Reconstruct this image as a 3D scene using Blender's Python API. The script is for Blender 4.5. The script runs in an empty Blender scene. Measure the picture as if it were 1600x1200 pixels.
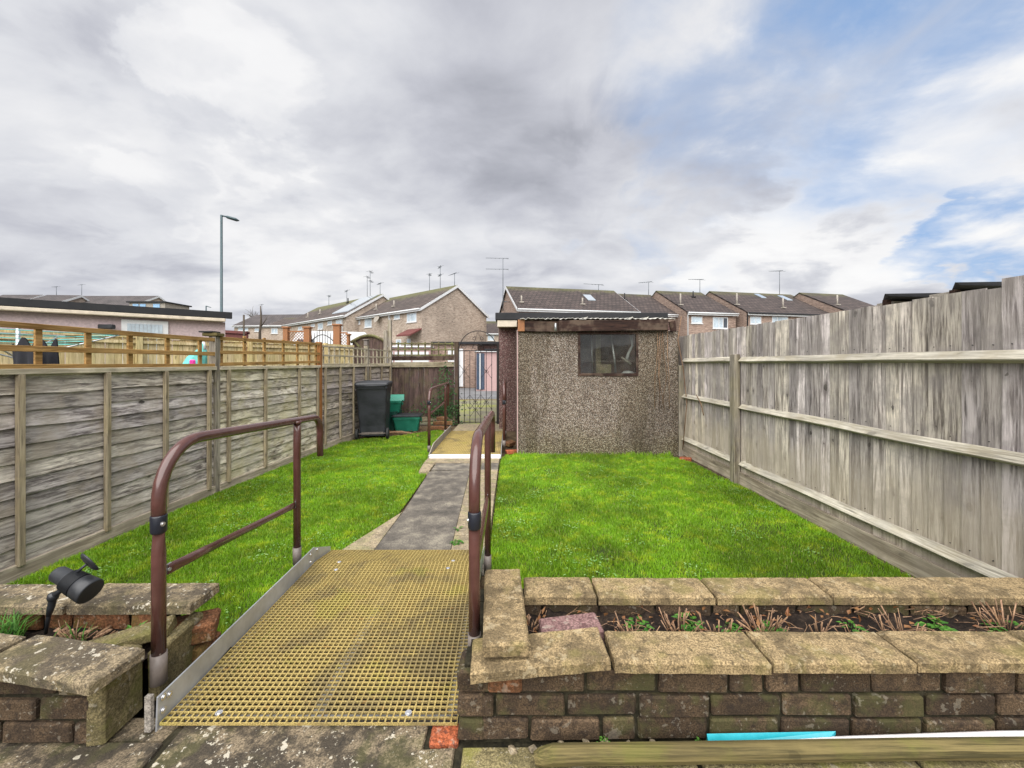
import bpy, math, random
import numpy as np
from mathutils import Vector, Matrix
R = math.radians
scene = bpy.context.scene
COL = scene.collection
random.seed(7)

# ------------------------------------------------------------------ camera
FPX, HZ, CAMH = 620.0, 567.0, 1.40      # focal length and horizon in photo pixels, lens height above the lawn
cam_d = bpy.data.cameras.new('camera'); cam = bpy.data.objects.new('camera', cam_d); COL.objects.link(cam)
cam.location = (0, 0, CAMH); cam.rotation_euler = (R(90), 0, 0)
cam_d.sensor_width = 36; cam_d.lens = 36 * FPX / 1600
cam_d.shift_y = -(600 - HZ) / 1600
cam_d.clip_start = 0.05; cam_d.clip_end = 3000
scene.camera = cam
scene.view_settings.view_transform = 'Standard'; scene.view_settings.look = 'None'
scene.view_settings.exposure = 0.74; scene.view_settings.gamma = 1

# ------------------------------------------------------------------ node helper
class NT:
    def __init__(s, tree): s.t = tree; s.n = tree.nodes; s.l = tree.links
    def node(s, typ, **kw):
        n = s.n.new(typ)
        for k, v in kw.items(): setattr(n, k, v)
        return n
    def put(s, sock, v):
        if isinstance(v, bpy.types.NodeSocket): s.l.new(v, sock)
        elif v is not None:
            if hasattr(sock.default_value, '__len__') and not hasattr(v, '__len__'): v = [v] * len(sock.default_value)
            if hasattr(v, '__len__') and len(v) == 3 and len(sock.default_value) == 4: v = (*v, 1)
            sock.default_value = v
    def math(s, op, a, b=None, c=None, clamp=False):
        n = s.node('ShaderNodeMath', operation=op, use_clamp=clamp)
        s.put(n.inputs[0], a)
        if b is not None: s.put(n.inputs[1], b)
        if c is not None: s.put(n.inputs[2], c)
        return n.outputs[0]
    def vec(s, op, a, b=None, scale=None):
        n = s.node('ShaderNodeVectorMath', operation=op); s.put(n.inputs[0], a)
        if b is not None: s.put(n.inputs[1], b)
        if scale is not None: s.put(n.inputs['Scale'], scale)
        return n.outputs['Value' if op in ('DOT_PRODUCT', 'LENGTH', 'DISTANCE') else 'Vector']
    def mix(s, f, a, b, mode='MIX'):
        n = s.node('ShaderNodeMix', data_type='RGBA', blend_type=mode)
        s.put(n.inputs[0], f); s.put(n.inputs[6], a); s.put(n.inputs[7], b); return n.outputs[2]
    def noise(s, v, scale, detail=4, rough=.55, dist=0):
        n = s.node('ShaderNodeTexNoise'); s.put(n.inputs['Vector'], v)
        n.inputs['Scale'].default_value = scale; n.inputs['Detail'].default_value = detail
        n.inputs['Roughness'].default_value = rough; n.inputs['Distortion'].default_value = dist
        return n.outputs['Fac']
    def voro(s, v, scale, out='Distance', rand=1):
        n = s.node('ShaderNodeTexVoronoi'); s.put(n.inputs['Vector'], v); n.inputs['Scale'].default_value = scale
        n.inputs['Randomness'].default_value = rand; return n.outputs[out]
    def step(s, v, a, b, lo=0.0, hi=1.0):
        n = s.node('ShaderNodeMapRange', interpolation_type='SMOOTHSTEP'); s.put(n.inputs[0], v)
        n.inputs[1].default_value = a; n.inputs[2].default_value = b; n.inputs[3].default_value = lo; n.inputs[4].default_value = hi
        return n.outputs[0]
    def ramp(s, f, stops):
        n = s.node('ShaderNodeValToRGB'); s.put(n.inputs[0], f); e = n.color_ramp.elements
        while len(e) < len(stops): e.new(.5)
        for i, (p, c) in enumerate(stops): e[i].position = p; e[i].color = (*c, 1)
        return n.outputs[0]
    def mapping(s, v, scale=(1, 1, 1), loc=(0, 0, 0), rot=(0, 0, 0)):
        n = s.node('ShaderNodeMapping'); s.put(n.inputs[0], v)
        n.inputs['Scale'].default_value = scale; n.inputs['Location'].default_value = loc; n.inputs['Rotation'].default_value = rot
        return n.outputs[0]
    def sep(s, v):
        n = s.node('ShaderNodeSeparateXYZ'); s.put(n.inputs[0], v); return n.outputs
    def comb(s, x, y, z):
        n = s.node('ShaderNodeCombineXYZ'); s.put(n.inputs[0], x); s.put(n.inputs[1], y); s.put(n.inputs[2], z); return n.outputs[0]
    def bump(s, h, strength=.3, dist=.01):
        n = s.node('ShaderNodeBump'); s.put(n.inputs['Height'], h); n.inputs['Strength'].default_value = strength
        n.inputs['Distance'].default_value = dist; return n.outputs[0]
def pdir(px, py):
    v = Vector((px - 800, FPX, HZ - py)); v.normalize(); return tuple(v)

# ------------------------------------------------------------------ sky and sun
SUN = Vector((-0.10, -0.66, 0.92)).normalized()
world = bpy.data.worlds.new('World'); scene.world = world; world.use_nodes = True
w = NT(world.node_tree); w.n.clear()
tc = w.node('ShaderNodeTexCoord').outputs['Generated']
x, y, z = w.sep(tc)
zc = w.math('ADD', w.math('MAXIMUM', z, 0.0), 0.24)
P = w.comb(w.math('DIVIDE', x, zc), w.math('DIVIDE', y, zc), 0.0)
Pr = w.mapping(P, rot=(0, 0, R(38)), scale=(.8, 1.5, 1))
n1 = w.noise(Pr, .95, 6, .48, .2)
n2 = w.noise(w.mapping(P, rot=(0, 0, R(25)), scale=(1, 1.25, 1), loc=(4, 2, 0)), 2.4, 8, .56, .25)
n3 = w.noise(w.mapping(tc, scale=(1, 1, 1.5)), 3.0, 7, .55, .3)
def cap(px, py, r0, r1):
    d = w.vec('DOT_PRODUCT', w.vec('NORMALIZE', tc), pdir(px, py))
    d = w.math('ADD', d, w.math('MULTIPLY', w.math('SUBTRACT', n3, .5), .14))
    d = w.math('ADD', d, w.math('MULTIPLY', w.math('SUBTRACT', n2, .5), .10))
    return w.step(d, math.cos(R(r0)), math.cos(R(r1)))
sky = w.node('ShaderNodeTexSky', sky_type='NISHITA'); sky.sun_disc = False
sky.sun_elevation = math.asin(SUN.z); sky.sun_rotation = math.atan2(SUN.x, SUN.y)
light = w.math('ADD', w.math('MULTIPLY', n1, .60), w.math('MULTIPLY', n2, .40))
for (px_, py_, r0, r1, am) in ((700, 60, 26, 3, -.04), (250, 110, 12, 2, -.05), (800, 200, 15, 2, -.03), (130, 150, 12, 2, -.05), (180, 290, 9, 2, -.045), (900, 290, 9, 2, -.03), (500, 380, 9, 2, -.02),
        (330, 330, 16, 2, .07), (700, 420, 22, 5, .03), (1250, 380, 14, 3, .05), (1440, 260, 18, 4, .10), (60, 30, 16, 3, .045), (1200, 340, 10, 2, .05), (330, 220, 7, 1, .04), (700, 400, 14, 3, .03), (1300, 440, 12, 2, .03)):
    light = w.math('ADD', light, w.math('MULTIPLY', cap(px_, py_, r0, r1), am))
cloud = w.ramp(light, [(.34, (.33, .34, .385)), (.43, (.46, .47, .52)), (.52, (.60, .61, .645)), (.62, (.745, .745, .755)), (.76, (.80, .80, .80))])
bl = w.math('MAXIMUM', cap(1520, -30, 18, 6), cap(1650, 415, 10, 4.5))
bl = w.math('MAXIMUM', bl, w.math('MULTIPLY', cap(1400, 90, 17, 4), .85))
bl = w.math('MAXIMUM', bl, w.math('MULTIPLY', cap(1200, 110, 18, 4), .55))
bl = w.math('MAXIMUM', bl, w.math('MULTIPLY', cap(1060, 330, 10, 2), .33))
bl = w.math('MAXIMUM', bl, w.math('MULTIPLY', cap(1140, 240, 10, 2), .33))
bl = w.math('MULTIPLY', bl, w.step(w.math('ADD', w.math('MULTIPLY', n1, .45), w.math('MULTIPLY', n2, .55)), .62, .44), clamp=True)
skyc = w.vec('SCALE', sky.outputs[0], scale=0.10)
blue = w.mix(.70, skyc, (.25, .42, .72))
fin = w.mix(w.math('MULTIPLY', bl, .97), cloud, blue)
hz = w.step(z, .16, 0.0); fin = w.mix(w.math('MULTIPLY', hz, .30), fin, (.60, .61, .66))
bg = w.node('ShaderNodeBackground'); w.put(bg.inputs[0], fin); bg.inputs[1].default_value = 0.73
w.l.new(bg.outputs[0], w.node('ShaderNodeOutputWorld').inputs[0])
sl = bpy.data.lights.new('sun', 'SUN'); sl.energy = 4.3; sl.angle = R(88); sl.color = (1, .975, .94)
so = bpy.data.objects.new('sun', sl); COL.objects.link(so); so.rotation_euler = SUN.to_track_quat('Z', 'Y').to_euler()

# ------------------------------------------------------------------ materials
def new_mat(name):
    m = bpy.data.materials.new(name); m.use_nodes = True; t = NT(m.node_tree); t.n.clear()
    b = t.node('ShaderNodeBsdfPrincipled'); o = t.node('ShaderNodeOutputMaterial'); t.l.new(b.outputs[0], o.inputs[0])
    return m, t, b, o
def coords(t): return t.node('ShaderNodeTexCoord').outputs['Object']
def island(t): return t.node('ShaderNodeNewGeometry').outputs['Random Per Island']
def plain(name, col, rough=.5, metal=0, var=.25, scale=12, bump=.1, spec=.5, emit=None):
    m, t, b, o = new_mat(name); c = coords(t)
    n = t.noise(c, scale, 5, .6); n2 = t.noise(c, scale * 7, 3, .6)
    f = t.math('ADD', t.math('MULTIPLY', n, .7), t.math('MULTIPLY', n2, .3))
    f = t.step(f, .3, .7, 1 - var, 1 + var * .7)
    t.put(b.inputs['Base Color'], t.vec('MULTIPLY', col, t.comb(f, f, f)))
    t.put(b.inputs['Roughness'], t.step(n, .3, .7, max(.02, rough - .08), min(1, rough + .1)))
    b.inputs['Metallic'].default_value = metal; b.inputs['Specular IOR Level'].default_value = spec
    if bump: t.put(b.inputs['Normal'], t.bump(n2, bump, .004))
    return m
def wood(name, dark, light, axis='z', cross=14, along=.9, knots=.8, tint=None, tint_amt=.3, var=.3, bumpd=.006, low=None):
    m, t, b, o = new_mat(name); c = coords(t); r = island(t)
    off = t.vec('SCALE', (13.1, 7.7, 5.3), scale=t.math('MULTIPLY', r, 9.0))
    cc = t.vec('ADD', c, off)
    sc = {'x': (along, cross, cross), 'y': (cross, along, cross), 'z': (cross, cross, along)}[axis]
    g = t.noise(t.mapping(cc, sc), 1.0, 7, .62, .9)
    fsc = tuple(v * 4 for v in sc)
    g2 = t.noise(t.mapping(cc, fsc), 1.0, 5, .7, .3)
    gg = t.math('ADD', t.math('MULTIPLY', g, .56), t.math('MULTIPLY', g2, .44))
    col = t.mix(t.step(gg, .39, .60), dark, light)
    rr = t.step(r, 0, 1, 1 - var, 1 + var)
    col = t.vec('MULTIPLY', col, t.comb(rr, rr, t.math('MULTIPLY', rr, t.step(t.math('FRACT', t.math('MULTIPLY', r, 7.3)), 0, 1, .93, 1.09))))
    # weather streaks: cracks along the grain
    ck = t.noise(t.mapping(cc, tuple(v * 2.2 for v in sc)), 1.0, 2, .4, .5)
    col = t.mix(t.math('MULTIPLY', t.step(ck, .36, .29), .62), col, tuple(v * .35 for v in dark))
    if knots:
        X_, Y_, Z_ = t.sep(c); hh = t.math('ADD', X_, Y_)
        ks = (1, .5) if axis == 'z' else (.5, 1)
        vn = t.node('ShaderNodeTexVoronoi', voronoi_dimensions='2D'); vn.inputs['Scale'].default_value = 6.5
        wob = t.math('MULTIPLY', t.noise(c, 22, 3, .6), .03)
        t.put(vn.inputs['Vector'], t.comb(t.math('ADD', t.math('MULTIPLY', hh, ks[0]), wob), t.math('MULTIPLY', Z_, ks[1]), 0.0))
        kd = vn.outputs['Distance']; kr = t.sep(vn.outputs['Color']); rad = t.math('MULTIPLY', kr[1], .115)
        on = t.math('GREATER_THAN', kr[0], .42)
        dd = t.math('SUBTRACT', kd, rad)
        k = t.step(dd, .012, -.02); ring = t.math('MULTIPLY', t.step(dd, .12, .02), .45)
        col = t.mix(t.math('MULTIPLY', t.math('MAXIMUM', t.math('MULTIPLY', k, knots), t.math('MULTIPLY', ring, knots * .8)), on), col, tuple(v * .42 for v in dark))
    big = t.noise(c, 2.3, 5, .6)
    col = t.mix(t.math('MULTIPLY', t.step(big, .42, .60), .48), col, tuple(v * .50 for v in light))
    if tint is not None:
        col = t.mix(t.math('MULTIPLY', t.step(t.noise(c, 3.7, 6, .65), .45, .62), tint_amt), col, tint)
    if low is not None:   # algae rising from the soil
        zz = t.sep(c)[2]; e = t.math('ADD', zz, t.math('MULTIPLY', t.noise(c, 5, 4, .6), -.5))
        col = t.mix(t.math('MULTIPLY', t.step(e, low[1], low[1] - .35), low[2]), col, low[0])
    t.put(b.inputs['Base Color'], col); b.inputs['Roughness'].default_value = .85; b.inputs['Specular IOR Level'].default_value = .25
    t.put(b.inputs['Normal'], t.bump(gg, .7, bumpd))
    return m
def stone(name, base, dark, lich=(.50, .46, .37), dk=.5, wh=.5, moss=None, mamt=.4, grain=170, yellow=.0, isl=.15):
    m, t, b, o = new_mat(name); c0 = coords(t); r = island(t)
    c = t.vec('ADD', c0, t.vec('SCALE', (3.1, 5.7, 2.3), scale=t.math('MULTIPLY', r, 7.0)))
    fine = t.noise(c, grain, 4, .75); mid = t.noise(c, 17, 6, .65); big = t.noise(c, 4.0, 5, .6)
    rr = t.step(r, 0, 1, 1 - isl, 1 + isl)
    col = t.vec('MULTIPLY', base, t.comb(rr, rr, rr))
    col = t.mix(t.step(fine, .38, .64), t.vec('SCALE', col, scale=.48), t.vec('SCALE', col, scale=1.38))
    dm = t.math('MULTIPLY', t.step(t.math('ADD', t.math('MULTIPLY', mid, .55), t.math('MULTIPLY', big, .45)), .45, .56), dk)
    col = t.mix(dm, col, dark)
    sp = t.noise(c, 42, 4, .6); col = t.mix(t.math('MULTIPLY', t.step(sp, .57, .64), .7), col, dark)
    if moss is not None: col = t.mix(t.math('MULTIPLY', t.step(t.noise(c, 7, 5, .6), .5, .64), mamt), col, moss)
    l1 = t.math('ADD', t.math('MULTIPLY', t.noise(c, 26, 3, .6, .0), .75), t.math('MULTIPLY', t.noise(c, 5, 3, .5), .25))
    col = t.mix(t.math('MULTIPLY', t.step(l1, .595, .625), wh), col, lich)
    l2 = t.math('ADD', t.math('MULTIPLY', t.noise(c, 75, 3, .6, .0), .7), t.math('MULTIPLY', t.noise(c, 11, 3, .5), .3))
    col = t.mix(t.math('MULTIPLY', t.step(l2, .605, .64), min(1, wh * 1.2)), col, tuple(v * .9 for v in lich))
    t.put(b.inputs['Base Color'], col); b.inputs['Roughness'].default_value = .92; b.inputs['Specular IOR Level'].default_value = .2
    hh = t.math('ADD', t.math('MULTIPLY', fine, .5), t.math('MULTIPLY', mid, .8))
    t.put(b.inputs['Normal'], t.bump(hh, .9, .008)); return m
def pebbledash(name, c1, c2, c3, scale=75, stain=.4):
    m, t, b, o = new_mat(name); c = coords(t)
    v = t.node('ShaderNodeTexVoronoi'); t.put(v.inputs['Vector'], c); v.inputs['Scale'].default_value = scale
    rnd = t.sep(v.outputs['Color'])[0]
    col = t.ramp(rnd, [(.0, c3), (.30, c1), (.62, c1), (.68, c2), (.86, c2), (1.0, (.62, .56, .50))])
    col = t.mix(t.step(v.outputs['Distance'], .40, .62), col, tuple(x * .30 for x in c1))
    big = t.noise(t.mapping(c, (1, 1, .45)), 2.1, 6, .6); x_, y_, z_ = t.sep(c)
    col = t.mix(t.math('MULTIPLY', t.step(big, .42, .62), .5), col, t.vec('SCALE', col, scale=.55))
    st = t.noise(t.mapping(c, (2.4, 2.4, .35)), 1.0, 5, .6)
    col = t.mix(t.math('MULTIPLY', t.step(st, .47, .60), stain * 1.25), col, t.vec('MULTIPLY', col, (.36, .33, .20)))
    lowm = t.step(t.math('ADD', z_, t.math('MULTIPLY', big, .9)), .92, .45)
    col = t.mix(t.math('MULTIPLY', lowm, stain * 1.1), col, t.vec('MULTIPLY', col, (.55, .60, .26)))
    t.put(b.inputs['Base Color'], col); b.inputs['Roughness'].default_value = .9; b.inputs['Specular IOR Level'].default_value = .3
    t.put(b.inputs['Normal'], t.bump(t.math('SUBTRACT', 1.0, v.outputs['Distance']), .9, .012)); return m
def house_brick(name, a, bb, mortar):
    m, t, b, o = new_mat(name); c = coords(t); x_, y_, z_ = t.sep(c)
    uv = t.comb(t.math('ADD', x_, y_), z_, 0.0)
    n = t.node('ShaderNodeTexBrick'); t.put(n.inputs['Vector'], uv); n.inputs['Scale'].default_value = 1
    n.inputs['Brick Width'].default_value = .225; n.inputs['Row Height'].default_value = .075; n.inputs['Mortar Size'].default_value = .008
    t.put(n.inputs['Color1'], a); t.put(n.inputs['Color2'], bb); t.put(n.inputs['Mortar'], mortar); n.inputs['Bias'].default_value = -.1
    cell = t.noise(t.mapping(uv, (4.4, 13.3, 1)), 1.0, 3, .8)
    col = t.mix(t.step(cell, .56, .66), n.outputs['Color'], tuple(v * .42 for v in a))
    col = t.mix(t.step(cell, .42, .34), col, tuple(min(1, v * 1.35) for v in bb))
    big = t.noise(c, .5, 4, .6); f = t.step(big, .3, .7, .82, 1.14)
    t.put(b.inputs['Base Color'], t.vec('MULTIPLY', col, t.comb(f, f, f))); b.inputs['Roughness'].default_value = .95
    t.put(b.inputs['Normal'], t.bump(n.outputs['Fac'], -.4, .01)); return m
def roof_tile(name, a, bb, moss_amt=.5, zr=7.5):
    m, t, b, o = new_mat(name); c = coords(t); x_, y_, z_ = t.sep(c)
    uv = t.comb(x_, t.math('MULTIPLY', z_, 1.0), 0.0)
    n = t.node('ShaderNodeTexBrick'); t.put(n.inputs['Vector'], uv); n.inputs['Scale'].default_value = 1
    n.inputs['Brick Width'].default_value = .33; n.inputs['Row Height'].default_value = .19; n.inputs['Mortar Size'].default_value = .028
    t.put(n.inputs['Color1'], a); t.put(n.inputs['Color2'], bb); t.put(n.inputs['Mortar'], tuple(v * .33 for v in a))
    f = t.step(t.noise(c, .9, 6, .7), .3, .7, .7, 1.3)
    col = t.vec('MULTIPLY', n.outputs['Color'], t.comb(f, f, f))
    mz = t.math('ADD', z_, t.math('MULTIPLY', t.noise(c, 1.1, 5, .7), 1.3))
    col = t.mix(t.math('MULTIPLY', t.step(mz, zr + .15, zr + .75), moss_amt), col, (.12, .13, .03))
    t.put(b.inputs['Base Color'], col); b.inputs['Roughness'].default_value = .85
    t.put(b.inputs['Normal'], t.bump(n.outputs['Fac'], -.8, .03)); return m
def glassy(name, tintc=(1, 1, 1), amt=1.0, dirt=.1):
    m, t, b, o = new_mat(name); t.n.remove(b)
    tr = t.node('ShaderNodeBsdfTransparent'); gl = t.node('ShaderNodeBsdfGlossy'); gl.inputs['Roughness'].default_value = .02
    tr.inputs[0].default_value = (*tintc, 1)
    fr = t.node('ShaderNodeFresnel'); fr.inputs[0].default_value = 1.5
    mx = t.node('ShaderNodeMixShader'); t.put(mx.inputs[0], t.math('MULTIPLY', fr.outputs[0], amt * 2, clamp=True)); t.l.new(tr.outputs[0], mx.inputs[1]); t.l.new(gl.outputs[0], mx.inputs[2])
    df = t.node('ShaderNodeBsdfDiffuse'); df.inputs[0].default_value = (.5, .5, .48, 1)
    m2 = t.node('ShaderNodeMixShader'); t.put(m2.inputs[0], t.step(t.noise(coords(t), 5, 6, .7), .3, .75, dirt * .4, dirt * 1.6)); t.l.new(mx.outputs[0], m2.inputs[1]); t.l.new(df.outputs[0], m2.inputs[2])
    t.l.new(m2.outputs[0], o.inputs[0]); return m
def foliage(name, a, bb, c3=None, attr=None, trans=.3, rough=.55):
    m, t, b, o = new_mat(name)
    if attr:
        n = t.node('ShaderNodeAttribute', attribute_name=attr); r = n.outputs['Fac']
    else: r = island(t)
    c = coords(t)
    col = t.mix(r, a, bb)
    if c3 is not None:
        p = t.noise(c, 6.5, 7, .75); col = t.mix(t.math('MULTIPLY', t.step(p, .50, .62), .8), col, c3)
        p2 = t.noise(c, 1.3, 5, .65, .3); f = t.step(p2, .34, .66, .62, 1.22)
        col = t.vec('MULTIPLY', col, t.comb(f, f, f))
        col = t.mix(t.step(t.math('FRACT', t.math('MULTIPLY', r, 17.3)), .965, .985), col, (.34, .30, .12))
    t.put(b.inputs['Base Color'], col); b.inputs['Roughness'].default_value = rough; b.inputs['Specular IOR Level'].default_value = .35
    tl = t.node('ShaderNodeBsdfTranslucent'); t.put(tl.inputs[0], col)
    mx = t.node('ShaderNodeMixShader'); mx.inputs[0].default_value = trans
    t.l.new(b.outputs[0], mx.inputs[1]); t.l.new(tl.outputs[0], mx.inputs[2]); t.l.new(mx.outputs[0], o.inputs[0]); return m
def ground_mat(name, cols, scale=6, bump=.6, bd=.02, fine=60):
    m, t, b, o = new_mat(name); c = coords(t)
    n = t.noise(c, scale, 7, .65); f = t.noise(c, fine, 4, .7)
    k = t.math('ADD', t.math('MULTIPLY', n, .6), t.math('MULTIPLY', f, .4))
    t.put(b.inputs['Base Color'], t.ramp(k, [(.36, cols[0]), (.5, cols[1]), (.63, cols[2])]))
    b.inputs['Roughness'].default_value = .95; b.inputs['Specular IOR Level'].default_value = .2
    t.put(b.inputs['Normal'], t.bump(k, bump, bd)); return m
def painted_tube(name):
    m, t, b, o = new_mat(name); c = coords(t)
    col = t.mix(t.step(t.noise(c, 9, 5, .6), .4, .65), (.072, .029, .024), (.098, .042, .035))
    ch = t.step(t.voro(c, 15), .07, .055)
    col = t.mix(t.math('MULTIPLY', ch, .7), col, (.40, .34, .31))
    sm = t.noise(t.mapping(c, (30, 30, 6)), 1, 4, .7); col = t.mix(t.math('MULTIPLY', t.step(sm, .62, .74), .12), col, (.17, .10, .085))
    t.put(b.inputs['Base Color'], col); t.put(b.inputs['Roughness'], t.step(t.noise(c, 8, 4, .6), .3, .7, .14, .24))
    b.inputs['Specular IOR Level'].default_value = .6
    t.put(b.inputs['Normal'], t.bump(t.noise(c, 25, 2, .5), .03, .002)); return m
def grating_mat(name):
    m, t, b, o = new_mat(name); c = coords(t)
    g = t.noise(c, 260, 3, .8)
    col = t.mix(t.step(g, .38, .62), (.18, .13, .035), (.51, .385, .13))
    col = t.mix(t.math('MULTIPLY', t.step(t.noise(c, 3.2, 7, .68, .4), .47, .64), .70), col, (.13, .10, .05))
    col = t.mix(t.math('MULTIPLY', t.step(t.noise(t.mapping(c, loc=(5, 3, 1)), 4.0, 5, .6), .58, .68), .25), col, (.30, .30, .02))
    col = t.mix(t.math('MULTIPLY', t.step(t.noise(c, 45, 3, .6), .60, .68), .5), col, (.30, .16, .04))
    t.put(b.inputs['Base Color'], col); b.inputs['Roughness'].default_value = .8; t.put(b.inputs['Normal'], t.bump(g, .8, .002)); return m

M = {}
M['board'] = wood('weathered_board', (.165, .140, .126), (.72, .65, .59), 'z', 24, 1.5, .95, (.25, .225, .215), .55, .34, low=((.52, .44, .33), .55, .5), bumpd=.012)
M['rail_y'] = wood('weathered_rail', (.27, .245, .20), (.64, .60, .52), 'y', 24, 1.2, .8, (.33, .28, .18), .35, .12)
M['post_z'] = wood('weathered_post', (.12, .10, .085), (.46, .41, .355), 'z', 22, 1.2, .7, (.27, .23, .11), .3, .12)
M['gravel_y'] = wood('gravel_board', (.24, .195, .15), (.58, .50, .41), 'y', 18, .9, .6, (.20, .17, .12), .4, .12)
M['slat_grey'] = wood('lap_slat_grey', (.12, .100, .092), (.66, .60, .54), 'y', 20, 2.2, .95, (.33, .28, .21), .45, .3, bumpd=.014)
M['slat_pale'] = wood('lap_slat_pale', (.19, .155, .115), (.78, .72, .59), 'y', 19, 2.4, .95, (.50, .45, .25), .45, .25, bumpd=.014)
M['slat_mid'] = wood('lap_slat_brown', (.10, .08, .075), (.48, .42, .375), 'y', 19, 1.6, .9, (.33, .28, .17), .45, .25)
M['batten'] = wood('batten_timber', (.16, .125, .085), (.48, .40, .29), 'z', 25, 1.3, .6, (.38, .31, .18), .4, .15)
M['cap_y'] = wood('cap_timber', (.33, .28, .21), (.74, .66, .53), 'y', 25, 1.3, .5, (.36, .33, .19), .4, .15)
M['trellis'] = wood('stained_trellis', (.20, .105, .03), (.50, .30, .11), 'y', 24, 1.4, .6, (.25, .17, .06), .4, .15)
M['trellis_grey'] = wood('grey_trellis', (.24, .20, .14), (.52, .46, .35), 'y', 24, 1.4, .4, (.25, .25, .15), .3, .15)
M['orange_post'] = wood('orange_post', (.26, .095, .025), (.42, .19, .07), 'z', 24, 1.4, .4, None, .3, .1)
M['new_wood'] = wood('fresh_softwood', (.36, .27, .12), (.66, .54, .31), 'z', 16, 1.2, .8, (.50, .46, .22), .3, .16)
M['dark_board'] = wood('dark_stained_board', (.045, .028, .025), (.125, .082, .070), 'z', 16, 1.4, .4, (.10, .09, .035), .35, .2)
M['pale_beam'] = wood('pale_beam', (.14, .11, .07), (.38, .33, .24), 'x', 22, 1.4, .4, (.10, .08, .05), .5, .15)
M['mossy_trellis'] = wood('mossy_trellis', (.05, .045, .025), (.17, .145, .08), 'z', 22, 1.4, .3, (.17, .19, .06), .5, .2)
M['rot_beam'] = wood('rotten_beam', (.014, .007, .006), (.052, .026, .020), 'x', 20, 1.4, .4, (.24, .18, .13), .3, .2)
M['log'] = wood('mossy_log', (.05, .042, .018), (.165, .13, .055), 'x', 60, 1.6, .5, (.12, .125, .025), .5, .1)
M['coping'] = stone('coping_stone', (.29, .214, .115), (.075, .056, .032), dk=.66, wh=.32, lich=(.50, .42, .27), moss=(.21, .19, .05), mamt=.3, isl=.28)
M['coping_dark'] = stone('lichened_coping', (.24, .19, .12), (.05, .042, .034), dk=.75, wh=.8, moss=(.15, .14, .04), mamt=.2)
M['mossy_slab'] = stone('mossy_slab', (.22, .18, .09), (.06, .052, .025), dk=.5, wh=.25, moss=(.13, .13, .03), mamt=.5)
M['brick_old'] = stone('old_brick', (.098, .066, .040), (.030, .022, .017), dk=.6, wh=.22, moss=(.07, .072, .026), mamt=.6, grain=200, isl=.35, lich=(.42, .38, .30))
M['brick_red'] = stone('red_brick', (.38, .105, .045), (.10, .04, .03), dk=.3, wh=.2, grain=120, isl=.1)
M['brick_orange'] = stone('orange_brick', (.20, .088, .042), (.07, .04, .02), dk=.4, wh=.2, moss=(.14, .13, .03), mamt=.4, grain=120)
M['brick_purple'] = stone('purple_brick', (.25, .15, .14), (.10, .05, .05), dk=.35, wh=.25, grain=120, isl=.1)
M['mortar'] = ground_mat('mortar', [(.010, .009, .006), (.024, .021, .012), (.05, .044, .027)], 12)
M['paving'] = stone('patio_paving', (.19, .15, .10), (.035, .030, .024), dk=.85, wh=.85, moss=(.13, .14, .03), mamt=.2)
M['paving_moss'] = stone('mossy_paving', (.24, .20, .10), (.07, .06, .03), dk=.5, wh=.3, moss=(.22, .22, .04), mamt=.5)
M['flag'] = stone('path_flag', (.31, .25, .165), (.11, .095, .07), dk=.5, wh=.2, moss=(.22, .25, .07), mamt=.25)
M['flag_light'] = stone('pale_flag', (.37, .335, .29), (.19, .17, .15), dk=.4, wh=.2)
M['tarmac'] = ground_mat('damp_concrete', [(.050, .046, .040), (.125, .110, .092), (.29, .26, .20)], 6.5, .8, .010, 90)
M['tarmac'].node_tree.nodes['Principled BSDF'].inputs['Roughness'].default_value = .45
M['asphalt'] = ground_mat('asphalt', [(.10, .10, .10), (.15, .15, .155), (.20, .20, .20)], 1.5)
M['soil'] = ground_mat('soil', [(.008, .006, .005), (.020, .014, .011), (.060, .042, .030)], 14, 1, .03)
M['dirt'] = ground_mat('bare_dirt', [(.035, .022, .012), (.085, .058, .034), (.16, .12, .07)], 7, 1, .03)
M['turf'] = ground_mat('turf', [(.016, .024, .006), (.045, .075, .010), (.09, .13, .015)], 5, 1, .03)
M['verge'] = ground_mat('mossy_verge', [(.12, .11, .09), (.20, .19, .13), (.27, .30, .04)], 1.0, .6, .03, 14)
M['far_ground'] = ground_mat('far_ground', [(.07, .08, .04), (.11, .12, .07), (.15, .14, .10)], .5)
M['pebble'] = pebbledash('pebbledash', (.31, .240, .185), (.48, .43, .37), (.12, .090, .075), 90, .40)
M['pebble_pink'] = pebbledash('pink_pebbledash', (.26, .145, .135), (.36, .23, .21), (.11, .06, .06), 80, .2)
M['pebble_pale'] = plain('pale_pebbledash', (.44, .35, .355), .9, var=.22, scale=22, bump=.5)
M['pink_wall'] = plain('pink_render', (.42, .28, .27), .9, var=.12)
M['tube'] = painted_tube('brown_painted_tube')
M['black_plastic'] = plain('black_plastic', (.018, .020, .024), .45, var=.3, scale=9, bump=.15)
M['bin_plastic'] = plain('bin_plastic', (.022, .024, .030), .5, var=.35, scale=4, bump=.3)
M['collar'] = plain('collar_plastic', (.012, .014, .022), .4)
M['galv'] = plain('galvanised_steel', (.42, .43, .44), .38, metal=.75, var=.35, scale=14)
M['alu'] = plain('aluminium_plate', (.50, .52, .55), .36, metal=.55, var=.22, scale=5, bump=.05)
M['bolt'] = plain('bolt_steel', (.75, .75, .76), .25, metal=.9, var=.1)
M['sleeve'] = plain('grey_sleeve', (.15, .125, .11), .5, var=.25)
M['grating'] = grating_mat('yellow_grating')
M['green_tub'] = plain('green_tub', (.008, .13, .082), .4, var=.25, scale=8)
M['green_dark'] = plain('dark_green_tub', (.008, .055, .040), .45, var=.3, scale=8)
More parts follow.
